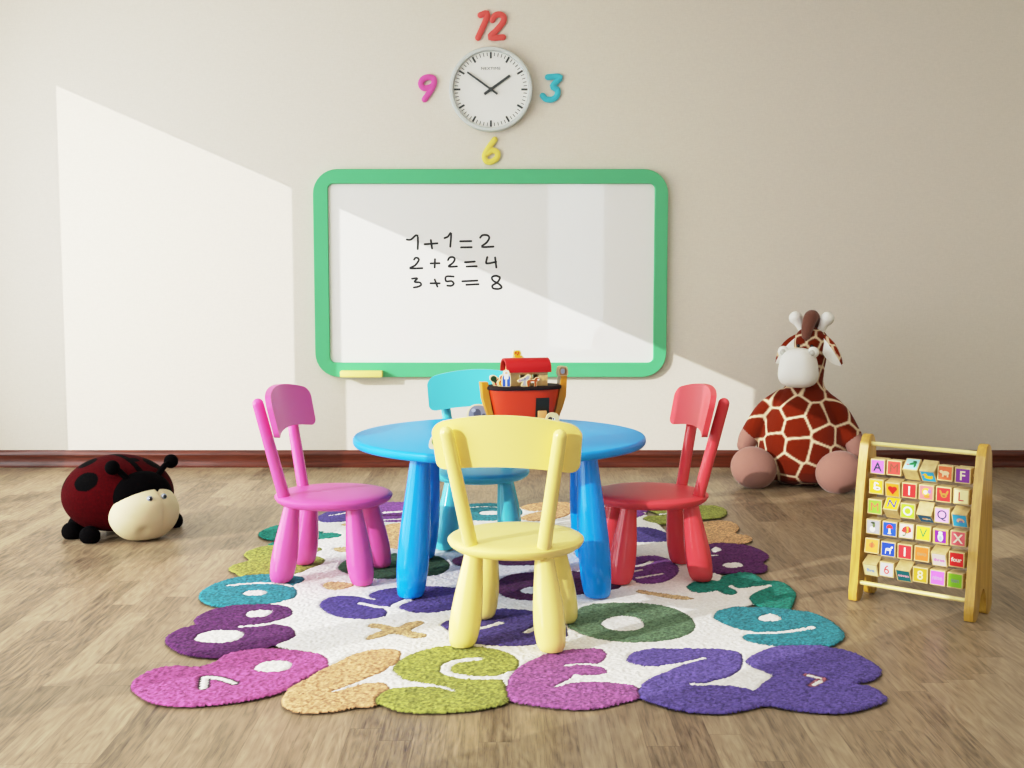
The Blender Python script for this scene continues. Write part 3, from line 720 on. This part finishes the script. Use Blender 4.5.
figure('toy_elephant', 'small grey elephant figure on the table left of the boat', [(-.6, 0), (-.35, 0), (.5, 0), (.6, .5), (.5, .85), (.1, 1.), (-.35, .95), (-.6, .7), (-.66, .3)],
       [('#8E8E98', [(x*.86, .06+z*.88) for x, z in spline([(-.6, 0), (.5, 0), (.6, .5), (.5, .85), (.1, 1.), (-.35, .95), (-.6, .7), (-.66, .3)], True, 3)]), ('#5A5A66', ell(-.1, .5, .2, .26)), ('#B6B6C0', ell(-.3, .68, .12, .1)), ('#5A5A66', ell(.25, .3, .12, .2))], (-.128, 4.62, TZ), .1, .072)
figure('toy_sheepdog', 'small cream and black curled animal figure beside the boat ramp', [(-.5, 0), (.5, 0), (.62, .5), (.45, .9), (0, 1.02), (-.4, .85), (-.55, .4)],
       [('#EAD9A0', ell(.04, .52, .46, .44)), ('#4A4038', ell(-.16, .36, .24, .3)), ('#F6F2E6', ell(.12, .4, .14, .2)), ('#1E1A18', ell(.1, .48, .06, .07))], ap(.088, -.100, 0), AR, .046)
figure('toy_frog', 'small green and yellow figure peeking out behind the yellow backrest', [(-.5, 0), (.5, 0), (.6, .4), (.4, .85), (0, 1.), (-.4, .85), (-.6, .4)],
       [('#1F7A34', ell(0, .5, .42, .38)), ('#E8C63A', ell(0, .2, .3, .14))], (-.243, 3.92, TZ), 0, .05)

# ---------------------------------------------------------------- ladybird cushion
def ladybird():
    yaw = math.radians(-40)
    t = thing('ladybird_plush', 'round red plush ladybird with black spots and cream face on floor', 'plush toy', (-1.662, 5.0, 0), yaw)
    # local +x is where it looks, +y its left
    b = BM(); vs = ball(b, (0, 0, .168), (.232, .225, .165), seg=300)
    for v in vs:                                         # flatter underside
        if v.co.z < .05: v.co.z = .05-(.05-v.co.z)*.75
    m = bpy.data.materials.new('ladybird_velour'); nt, bs = nodes_of(m)
    a = nt.nodes.new('ShaderNodeAttribute'); a.attribute_name = 'spots'
    n = nt.nodes.new('ShaderNodeTexNoise'); n.inputs['Scale'].default_value = 90; n.inputs['Detail'].default_value = 3
    tc = nt.nodes.new('ShaderNodeTexCoord'); nt.links.new(tc.outputs['Object'], n.inputs['Vector'])
    mx = nt.nodes.new('ShaderNodeMix'); mx.data_type = 'RGBA'; mx.blend_type = 'MULTIPLY'; mx.inputs['Factor'].default_value = .6
    nt.links.new(a.outputs['Color'], mx.inputs['A']); nt.links.new(n.outputs['Fac'], mx.inputs['B']); nt.links.new(mx.outputs['Result'], bs.inputs['Base Color'])
    bp = nt.nodes.new('ShaderNodeBump'); bp.inputs['Strength'].default_value = .4; bp.inputs['Distance'].default_value = .004
    nt.links.new(n.outputs['Fac'], bp.inputs['Height']); nt.links.new(bp.outputs[0], bs.inputs['Normal'])
    bs.inputs['Roughness'].default_value = .95; bs.inputs['Specular IOR Level'].default_value = .05; bs.inputs['Sheen Weight'].default_value = 0.
    o = obj('shell', b, m, t)
    ca = o.data.color_attributes.new('spots', 'FLOAT_COLOR', 'POINT')
    red, blk = hexc('#480308'), hexc('#030203')
    def D(az, el): az, el = math.radians(az), math.radians(el); return Vector((math.cos(el)*math.cos(az), math.cos(el)*math.sin(az), math.sin(el)))
    SP = [(D(-72, 30), .25), (D(-112, 58), .2), (D(48, 50), .22), (D(-128, 20), .22), (D(80, 25), .2), (D(130, 50), .19), (D(168, 20), .2), (D(-165, 50), .17), (D(15, 66), .1)]
    for i, v in enumerate(o.data.vertices):
        d = Vector((v.co.x/.232, v.co.y/.225, (v.co.z-.168)/.165)).normalized()
        k = any(math.acos(max(-1, min(1, d.dot(s)))) < r for s, r in SP)
        k = k or (abs(d.y) < .06 and d.z > .1)          # line between the wing cases
        ca.data[i].color = blk if k else red
    BLK = mat('#060506', .95, .03, sheen=0., bump=(120, .4, .003))
    b = BM(); ball(b, (.158, 0, .176), (.105, .142, .106), seg=40); obj('hood', b, BLK, t)
    # cream face with a puckered seam and a dimple
    b = BM(); vs = ball(b, (0, 0, 0), (.118, .150, .122), seg=96)
    for v in vs:
        p = v.co.copy()
        s = math.exp(-((p.y-.022)/.007)**2)*(1 if p.x > 0 else 0)*max(0, min(1, (p.z+.09)/.05))
        dm = math.exp(-((p.y+.062)**2+(p.z+.058)**2)/.016**2)*(1 if p.x > 0 else 0)
        br = math.exp(-((p.z-.055)/.03)**2)*math.exp(-(p.y/.06)**2)*(1 if p.x > 0 else 0)
        nrm = Vector((p.x/.118**2, p.y/.148**2, p.z/.122**2)).normalized()
        v.co = p-nrm*(.008*s+.012*dm-.008*br)
        if v.co.z < -.1: v.co.z = -.1-(-.1-v.co.z)*.5
        v.co += Vector((.190, 0, .112))
    obj('face', b, mat('#CFC4A2', .75, .2), t)
    for sy in (-1, 1):
        d = Vector((math.cos(.66)*math.cos(sy*.27), math.cos(.66)*math.sin(sy*.27), math.sin(.60)))
        c_ = Vector((.190+.118*d.x*1.05, .150*d.y*1.05, .112+.122*d.z*1.05))
        b = BM(); ball(b, c_, .0125, seg=20); e = obj('eye', b, mat('#8E96A4', .2), t)
        b = BM(); ball(b, c_+Vector((.0062, -.001, .001)), .0085, seg=16); obj('pupil', b, mat('#0C0C12', .1), e)
    for sy, tip in ((-1, (.150, -.115, .308)), (1, (.145, .165, .300))):
        b = BM(); tip = Vector(tip)
        tube(b, spline([(.190, sy*.050, .235), tuple((Vector((.185, sy*.07, .262))+tip)/2+Vector((0, 0, .005))), tuple(tip)], False, 5), .0125, 12)
        ball(b, tip, .030, seg=24); obj('antenna', b, BLK, t)
    for x, y in ((.075, -.180), (-.055, -.185), (.075, .215), (-.065, .195), (-.17, -.09), (-.17, .09)):
        b = BM(); vs = ball(b, (x, y, .028), (.046, .040, .040), seg=24)
        for v in vs: v.co.z = max(v.co.z, .001)
        obj('foot', b, BLK, t)
ladybird()

# ---------------------------------------------------------------- giraffe plush
def giraffe():
    t = thing('giraffe_plush', 'large seated plush giraffe with white muzzle leaning by the back wall', 'plush toy', (1.515, 6.22, 0), math.radians(-19))
    m = bpy.data.materials.new('giraffe_patches'); nt, bs = nodes_of(m)
    tc = nt.nodes.new('ShaderNodeTexCoord'); mp = nt.nodes.new('ShaderNodeMapping'); mp.inputs['Location'].default_value = (.31, .2, .1)
    v = nt.nodes.new('ShaderNodeTexVoronoi'); v.feature = 'DISTANCE_TO_EDGE'; v.inputs['Scale'].default_value = 9.6; v.inputs['Randomness'].default_value = .8
    nz = nt.nodes.new('ShaderNodeTexNoise'); nz.inputs['Scale'].default_value = 14
    ad = nt.nodes.new('ShaderNodeMix'); ad.data_type = 'VECTOR'; ad.inputs['Factor'].default_value = .02
    nt.links.new(tc.outputs['Object'], mp.inputs[0]); nt.links.new(mp.outputs[0], nz.inputs['Vector'])
    nt.links.new(mp.outputs[0], ad.inputs['A']); nt.links.new(nz.outputs['Color'], ad.inputs['B'])
    nt.links.new(ad.outputs['Result'], v.inputs['Vector'])
    r = nt.nodes.new('ShaderNodeValToRGB'); r.color_ramp.interpolation = 'LINEAR'
    r.color_ramp.elements[0].position = .032; r.color_ramp.elements[0].color = hexc('#D9C3A2')
    r.color_ramp.elements[1].position = .055; r.color_ramp.elements[1].color = hexc('#82290E')
    nt.links.new(v.outputs['Distance'], r.inputs['Fac']); nt.links.new(r.outputs[0], bs.inputs['Base Color'])
    n2 = nt.nodes.new('ShaderNodeTexNoise'); n2.inputs['Scale'].default_value = 150; nt.links.new(tc.outputs['Object'], n2.inputs['Vector'])
    bp = nt.nodes.new('ShaderNodeBump'); bp.inputs['Strength'].default_value = .3; bp.inputs['Distance'].default_value = .003
    nt.links.new(n2.outputs['Fac'], bp.inputs['Height']); nt.links.new(bp.outputs[0], bs.inputs['Normal'])
    bs.inputs['Roughness'].default_value = .95; bs.inputs['Specular IOR Level'].default_value = .05; bs.inputs['Sheen Weight'].default_value = .1
    b = BM()
    # trunk: pear of stacked ellipses, then neck and head
    prof = [(0, .0), (.13, .004), (.19, .03), (.225, .08), (.24, .15), (.238, .22), (.222, .3), (.196, .37), (.165, .43), (.13, .475), (.10, .505), (.088, .54), (.085, .6), (.087, .65), (.090, .70), (.090, .74), (.081, .775), (.058, .802), (.03, .814), (0, .816)]
    loops = []
    for r_, z in prof:
        off = .012 if z < .5 else .012+.045*min(1, (z-.5)/.2)
        loops.append([(max(r_, 1e-4)*math.cos(2*PI*k/40)+off*.6, max(r_, 1e-4)*(.92 if z < .5 else 1.)*math.sin(2*PI*k/40)+.01, z) for k in range(40)])
    rings(b, loops)
    for s in (-1, 1):                                       # sleeves of the arms and thighs
        tube(b, spline([(s*.10, -.02, .445), (s*.185, -.04, .375), (s*.248, -.05, .262)], False, 5), [.05+.008*k/10 for k in range(11)], 20, caps=6)
        tube(b, [(s*.13, -.03, .10), (s*.19, -.16, .10)], [.09, .08], 20, caps=6)
    o = obj('body', b, m, t)
    md = o.modifiers.new('blend', 'REMESH'); md.mode = 'VOXEL'; md.voxel_size = .0065; md.use_smooth_shade = True
    ms = o.modifiers.new('soften', 'SMOOTH'); ms.factor = .5; ms.iterations = 8
    bpy.context.view_layer.update()
    me = bpy.data.meshes.new_from_object(o.evaluated_get(bpy.context.evaluated_depsgraph_get()))
    o.modifiers.clear(); o.data = me; me.name = 'body'
    for p in me.polygons: p.use_smooth = True
    # patches: cells round scattered points, cream lines where two cells meet
    n = len(me.vertices); V = np.empty(n*3, np.float32); me.vertices.foreach_get('co', V); V = V.reshape(-1, 3)
    rng = np.random.default_rng(8); seeds = []
    for i in rng.permutation(n):
        p = V[i]
        if all(((p-q)**2).sum() > .096**2*(.33 if p[2] > .53 else 1) for q in seeds): seeds.append(p)
    S_ = np.array(seeds); D1 = np.full(n, 9.); D2 = np.full(n, 9.)
    for q in S_:
        dd = np.sqrt(((V-q)**2).sum(1)); D2 = np.minimum(D2, np.maximum(D1, dd)); D1 = np.minimum(D1, dd)
    f_ = np.clip(((D2-D1)-.007)/.007, 0, 1)[:, None]
    colr = np.array(hexc('#DCC8A8'))*(1-f_)+np.array(hexc('#6C210A'))*f_
    ca = me.color_attributes.new('patches', 'FLOAT_COLOR', 'POINT'); ca.data.foreach_set('color', colr.astype(np.float32).ravel())
    m2 = m.copy(); m2.name = 'giraffe_plush_patches'; nt2 = m2.node_tree; at_ = nt2.nodes.new('ShaderNodeAttribute'); at_.attribute_name = 'patches'
    nt2.links.new(at_.outputs['Color'], nt2.nodes['Principled BSDF'].inputs['Base Color']); me.materials.clear(); me.materials.append(m2)
    SK = mat('#957066', .95, .1, sheen=.3, bump=(130, .4, .003))
    WH = mat('#EEEEEA', .9, .1, sheen=.1, bump=(160, .25, .002))
    for s in (-1, 1):
        b = BM(); tube(b, spline([(s*.244, -.05, .275), (s*.266, -.055, .235), (s*.281, -.06, .195)], False, 4), [.050, .052, .053, .053, .053, .052, .050, .048, .046], 20, caps=6); obj('hand', b, SK, t)
        b = BM(); ball(b, (s*.212-.005, -.225, .102), (.118, .082, .108), seg=36, M=Matrix.Rotation(s*-.35, 3, 'Y') @ Matrix.Rotation(-.25, 3, 'X')); obj('foot', b, SK, t)
    # muzzle turned a little towards the room
    HY = math.radians(-8)
    def H(x, y, z): q = RZ(HY) @ Vector((x, y, z)); return (q.x+.036, q.y+.01, q.z)
    b = BM()
    vs = ball(b, (0, 0, 0), 1, seg=40)
    for v_ in vs:
        p = v_.co
        f = lambda a, e: math.copysign(abs(a)**e, a)
        q = Vector((f(p.x, .72)*.098, f(p.y, .8)*.085, f(p.z, .72)*.102))
        q.x *= 1-.14*(q.z/.102); 
        v_.co = Vector(H(q.x-.034, q.y-.125, q.z+.612))
    muz = obj('muzzle', b, WH, t)
    for s in (-1, 1):
        b = BM(); ball(b, H(s*.076-.034, -.135, .694), (.029, .022, .029), seg=24); ball(b, H(s*.074-.034, -.154, .692), (.015, .008, .016), seg=16, mi=1)
        obj('nostril', b, [WH, mat('#C9C9C4', .9)], muz)
        b = BM(); ball(b, H(s*.035-.012, -.084, .722), .009, seg=16); obj('eye', b, mat('#12161C', .15), t)
        # ear: drooping leaf, patterned outside, white lining in front
        b = BM(); n = 12
        A = Vector((s*.060, -.02, .765)); B = Vector((s*.168, -.05, .628)); d = (B-A); side = Vector((-.45*s*-1, 0, .62)).normalized(); side = Vector((s*.62, 0, .78)).normalized()
        fr, bk = [], []
        for k in range(n+1):
            u = k/n; wd = .040*math.sin(PI*min(1, u*.86+.12))**.7
            c_ = A+d*u+Vector((0, -.02*math.sin(PI*u), 0))
            fr.append((c_-side*wd*1.05, c_+side*wd*.35+Vector((0, -.008, 0)), c_+side*wd*.95))
        V1 = [[b.verts.new(Vector(H(*(p+Vector((0, -.006, 0)))))) for p in row] for row in fr]
        V2 = [[b.verts.new(Vector(H(*(p+Vector((0, .012, 0)))))) for p in row] for row in fr]
        for k in range(n):
            for j in range(2):
                b.faces.new((V1[k][j], V1[k][j+1], V1[k+1][j+1], V1[k+1][j])).material_index = j
                b.faces.new((V2[k][j], V2[k+1][j], V2[k+1][j+1], V2[k][j+1])).material_index = 1
            b.faces.new((V1[k][0], V1[k+1][0], V2[k+1][0], V2[k][0])).material_index = 1
            b.faces.new((V1[k][2], V2[k][2], V2[k+1][2], V1[k+1][2])).material_index = 1
        b.faces.new((*V1[0], *V2[0][::-1])); b.faces.new((*V1[n][::-1], *V2[n]))
        obj('ear', b, [WH, m], t)
        b = BM()
        tube(b, spline([H(s*.040, .0, .785), H(s*.062, -.005, .830), H(s*.082, -.008, .862)], False, 4), [.021, .021, .021, .022, .024, .027, .031, .034, .035], 20, caps=6)
        obj('horn', b, WH, t)
    b = BM()
    tube(b, spline([H(-.008, -.088, .755), H(-.004, -.078, .81), H(.004, -.035, .868), H(.008, .02, .855), H(.006, .07, .80)], False, 5), [.008]+[.020+.016*math.sin(PI*k/19) for k in range(19)]+[.014], 18, caps=5)
    obj('mane', b, mat('#785044', .95, .1, sheen=.3, bump=(110, .6, .005)), t)
giraffe()

# ---------------------------------------------------------------- letter abacus
def abacus():
    AXA = math.radians(-40)
    t = thing('alphabet_abacus', 'wooden alphabet abacus frame with six rows of turning picture blocks', 'abacus', (1.130, 3.945, 0), AXA)
    WD = wood_mat('honey_pine', '#B48C2A', '#D0AC48', (90, 90, 5), .35, .25)
    PW = wood_mat('pale_rod', '#EAD98C', '#F2E6A8', (5, 90, 90), .4)
    BW = wood_mat('block_maple', '#C4AE78', '#D4C08C', (60, 60, 60), .5)
    Wd = .414; th = .030
    side = spline([(.0, .012), (.012, .0), (.03, .0), (.048, .012), (.055, .04)], False, 3)[:-1]
    prof = [(-.006, .012), (.004, .001), (.030, .001), (.043, .012), (.050, .045), (.062, .082), (.080, .098), (.098, .085), (.108, .05), (.116, .012), (.128, .001), (.152, .001), (.165, .014),
            (.163, .06), (.155, .16), (.145, .27), (.134, .38), (.124, .47), (.117, .525), (.106, .548), (.090, .556), (.073, .550), (.060, .530), (.048, .47), (.034, .38), (.022, .28), (.012, .18), (.003, .09)]
    for x in (0., Wd-th):
        b = BM(); prism(b, spline(prof, True, 3), x, x+th, bev=.004, plane='yz'); obj('side_panel', b, WD, t, angle=30)
    def rod(name, y, z, r):
        b = BM(); tube(b, [(.014, y, z), (Wd-.014, y, z)], r, 16, caps=0); obj(name, b, PW, t)
    rod('cross_rail', .083, .524, .0075); rod('cross_rail', .020, .062, .0075)
    def yz(k): z = .452-.0665*k; return .032+.10*(z-.1)/.9+.012, z
    H_ = .0253
    PIC = {
     'duck': [('#F2C71E', ell(.05, -.15, .55, .3)), ('#F2C71E', ell(-.3, .3, .25, .25)), ('#E88A1A', ell(-.6, .24, .16, .08)), ('#F2C71E', ell(.5, .1, .2, .14, rot=.7))],
     'crocodile': [('#1F8A4A', ell(.1, .1, .55, .2, rot=.4)), ('#1F8A4A', ell(.45, -.15, .14, .4)), ('#D0302A', ell(-.5, -.1, .2, .1)), ('#14633A', ell(.3, .42, .25, .14))],
     'bear': [('#F0D0A0', ell(.05, .0, .5, .28)), ('#F0D0A0', ell(-.5, .16, .22, .2)), ('#F0D0A0', [(-.35, -.5), (-.15, -.5), (-.12, 0), (-.35, 0)]), ('#F0D0A0', [(.25, -.5), (.45, -.5), (.48, 0), (.25, 0)])],
     'goose': [('#F6F2EC', ell(.12, -.2, .5, .26)), ('#F6F2EC', ell(-.2, .25, .12, .4)), ('#F6F2EC', ell(.1, .5, .3, .1, rot=-.4)), ('#E8902A', ell(-.42, .52, .14, .07)), ('#7A6A60', ell(.2, -.2, .2, .08))],
     'heart': [('#D8281E', ell(-.28, .2, .34, .3)), ('#D8281E', ell(.28, .2, .34, .3)), ('#D8281E', [(-.58, .08), (.58, .08), (.0, -.62)])],
     'lion': [('#F0C63A', ell(0, .1, .55, .5)), ('#F6E8C8', ell(-.1, .05, .3, .3)), ('#9A7AC8', ell(.42, .2, .2, .3)), ('#E88A2A', ell(.1, -.5, .4, .2))],
     'rooster': [('#C8862A', ell(.05, -.1, .4, .3)), ('#C8862A', ell(.45, .25, .14, .35, rot=-.4)), ('#C8862A', ell(-.35, .25, .14, .35, rot=.4)), ('#8A5A1A', ell(.05, -.15, .2, .12))],
     'fish': [('#F0E0C0', ell(0, 0, .45, .25)), ('#E08030', ell(-.1, .05, .2, .14)), ('#F0E0C0', [(.35, 0), (.65, .25), (.65, -.25)])],
     'rainbow': [('#E8B0B8', ell(.1, .0, .5, .4)), ('#F2D88A', ell(.12, -.06, .38, .3)), ('#8A86C8', ell(.14, -.12, .26, .22)), ('#3FA9D8', [(-.6, -.7), (.8, -.7), (.8, -.2), (-.6, -.2)])],
     'yak': [('#EDEDE8', ell(-.1, -.3, .4, .38)), ('#6A7A4A', ell(.08, .25, .18, .34)), ('#3F4A2E', ell(-.05, .55, .3, .14))],
     'mushroom': [('#F4EFE4', [(-.16, -.6), (.16, -.6), (.12, .2), (-.12, .2)]), ('#E03A2A', [(-.45, .1), (.45, .1), (.36, .42), (.15, .6), (-.15, .6), (-.36, .42)]), ('#F4EFE4', ell(0, -.58, .28, .08))],
     'umbrella': [('#D8281E', [(-.62, -.1), (.1, -.35), (.65, -.05), (.6, .4), (.3, .65), (-.1, .6), (-.45, .35)]), ('#F0A020', [(.1, -.3), (.3, -.2), (.3, .62), (.0, .6)]), ('#2F7A3A', [(-.2, -.6), (-.1, -.64), (.15, .2), (.07, .22)]), ('#2F7A3A', ell(-.3, -.6, .16, .08))],
     'penguin': [('#8A2AA8', [(-.72, -.78), (.72, -.78), (.72, .78), (-.72, .78)]), ('#E8F2F6', ell(0, -.08, .36, .55)), ('#E8F2F6', ell(0, .5, .28, .22)), ('#A8C8E0', ell(0, -.2, .2, .3))],
     'pumpkin': [('#F07818', ell(0, .1, .42, .36)), ('#D85A10', ell(0, .1, .14, .36)), ('#5A7A2A', ell(.02, .48, .08, .1))],
     'zebra': [('#EDEDF2', ell(.05, .0, .42, .2)), ('#EDEDF2', ell(.5, .3, .2, .14, rot=.6)), ('#EDEDF2', [(-.4, -.6), (-.28, -.6), (-.22, 0), (-.36, 0)]), ('#EDEDF2', [(.22, -.6), (.34, -.6), (.38, 0), (.22, 0)]), ('#B8BCCC', ell(0, .02, .08, .18))],
    }
    GRID = [
     [('L', 'A', '#D870E0', '#16304A', 0), ('L', 'M', '#E03A2A', '#7A3A10', 3), ('P', 'crocodile', '#A8E0E0', 0, 48), ('P', 'duck', '#2FA6D8', 0, -38), ('P', 'bear', '#E0641A', 0, 5), ('L', 'F', '#7A1E96', '#EDE3C0', 0)],
     [('P', 'goose', '#F2CB1E', 0, 0), ('P', 'heart', '#F0A02A', 0, -10), ('L', 'I', '#DC1E1E', '#F4F0E6', 0), ('P', 'lion', '#EE7E80', 0, 0), ('P', 'rooster', '#DC2626', 0, 0), ('L', 'L', '#EFE3A8', '#C0283A', 0)],
     [('L', 'M', '#8CC63A', '#E06A50', 0), ('L', 'N', '#F4CF1E', '#1E4AA8', 42), ('L', 'O', '#B4DC28', '#F0F0F0', 0), ('P', 'fish', '#1A6A9A', 0, -52), ('L', 'Q', '#EBAAEE', '#1E3A5A', 0), ('P', 'rainbow', '#3FA9D8', 0, -24)],
     [('P', 'yak', '#B4B4BA', 0, 0), ('P', 'mushroom', '#1E5AD8', 0, 0), ('P', 'umbrella', '#E6D6CC', 0, 4), ('L', 'V', '#F6E61E', '#2A9A3A', 4), ('P', 'penguin', '#F0C03A', 0, -3), ('L', 'X', '#E0606A', '#EFE6D0', 0)],
     [('P', 'pumpkin', '#F2A41E', 0, 8), ('P', 'zebra', '#1E4CC8', 0, 0), ('N', '1', '#E0303A', '#F6F0EA', 0), ('W', 'two', '#EE7A1E', '#B09060', 3), ('W', 'three', '#E6D6D2', '#E080D0', -22), ('W', 'four', '#E01414', '#F6EADC', 0)],
     [('W', 'five', '#EAE2AE', '#8AA8D8', -26), ('N', '6', '#D2D2D4', '#E04040', 0), ('W', 'seven', '#12707A', '#E8B0C8', -30), ('N', '8', '#C8A422', '#F0E4B0', 0), ('W', 'nine', '#E070F0', '#C8A0D8', 0), ('W', 'ten', '#84C018', '#8A9A8A', 0)]]
    COLN = {}
    for r_ in range(6):
        y, z = yz(r_)
        rod('block_rod', y, z, .004)
        for c_ in range(6):
            kind, what, bg, fg, tilt = GRID[r_][c_]
            xc = th+.0335+c_*.0562
            M = TR(xc, y, z) @ Matrix.Rotation(math.radians(-tilt), 4, 'X') @ Matrix.Rotation(0, 4, 'Y')
            b = BM(); box(b, -H_, H_, -H_, H_, -H_, H_, 0, bev=.0022, M=M)
            cols = [None, bg]
            q = H_*.84
            flat(b, [(-q, -q), (q, -q), (q, q), (-q, q)], -H_-.0003, 1, M)
            if kind == 'P':
                nm = 'picture_block'
                for k, (pc, pl) in enumerate(PIC[what]):
                    if pc not in cols: cols.append(pc)
                    flat(b, [(a*q*1.18, e*q*1.18) for a, e in pl], -H_-.0006-.0002*k, cols.index(pc), M)
            else:
                cols.append(fg); nm = {'L': 'letter_block', 'N': 'number_block', 'W': 'number_block'}[kind]
                if kind == 'W': text(b, what, .019 if len(what) < 5 else .016, 0, 0, -H_-.0007, 2, .0006, M)
                else: text(b, what, .041, 0, 0, -H_-.0007, 2, 0. if what in 'LQVN6M' else .0008, M)
            o = obj(nm, b, [BW]+[mat(h, .4) for h in cols[1:]], t, smooth=False, normals=False)
            tag(o, {'L': 'block with the letter %s', 'N': 'block with the numeral %s', 'W': 'block with the word %s', 'P': 'block with a %s picture'}[kind] % what)
        for k in range(5):
            pass
    return t
abacus()

# ---------------------------------------------------------------- light
def area(name, loc, rot, sx, sy, e, col=(1, 1, 1)):
    l = bpy.data.lights.new(name, 'AREA'); l.shape = 'RECTANGLE'; l.size = sx; l.size_y = sy; l.energy = e; l.color = col
    o = bpy.data.objects.new(name, l); C.objects.link(o); o.location = loc; o.rotation_euler = rot
    return o
s = bpy.data.lights.new('sun', 'SUN'); s.energy = SUN_E; s.angle = math.radians(.2); s.color = (1, .98, .94)
so = bpy.data.objects.new('sun', s); C.objects.link(so)
d = Vector((math.cos(SUN_AZ), math.sin(SUN_AZ), -SL*math.cos(SUN_AZ)))
so.rotation_euler = d.to_track_quat('-Z', 'Y').to_euler(); so.location = (-6, 0, 4)
for i, (y0, y1) in enumerate(sorted(OPEN)):      # skylight at each window opening
    area('skylight', (XL+.03, (y0+y1)/2, (SILL+HEAD)/2), (0, -PI/2, 0), HEAD-SILL, y1-y0, WIN_E*(y1-y0), (1, .99, .965))
area('ceiling_fill', (.2, 2.2, ZC-.03), (0, 0, 0), 3.6, 5.0, CEIL_E, (1, .995, .985))  # unseen fill light added under the ceiling to lift the whole room
w = bpy.data.worlds.new('sky'); sc.world = w; w.use_nodes = True
w.node_tree.nodes['Background'].inputs[0].default_value = (.86, .95, 1, 1); w.node_tree.nodes['Background'].inputs[1].default_value = 2.6
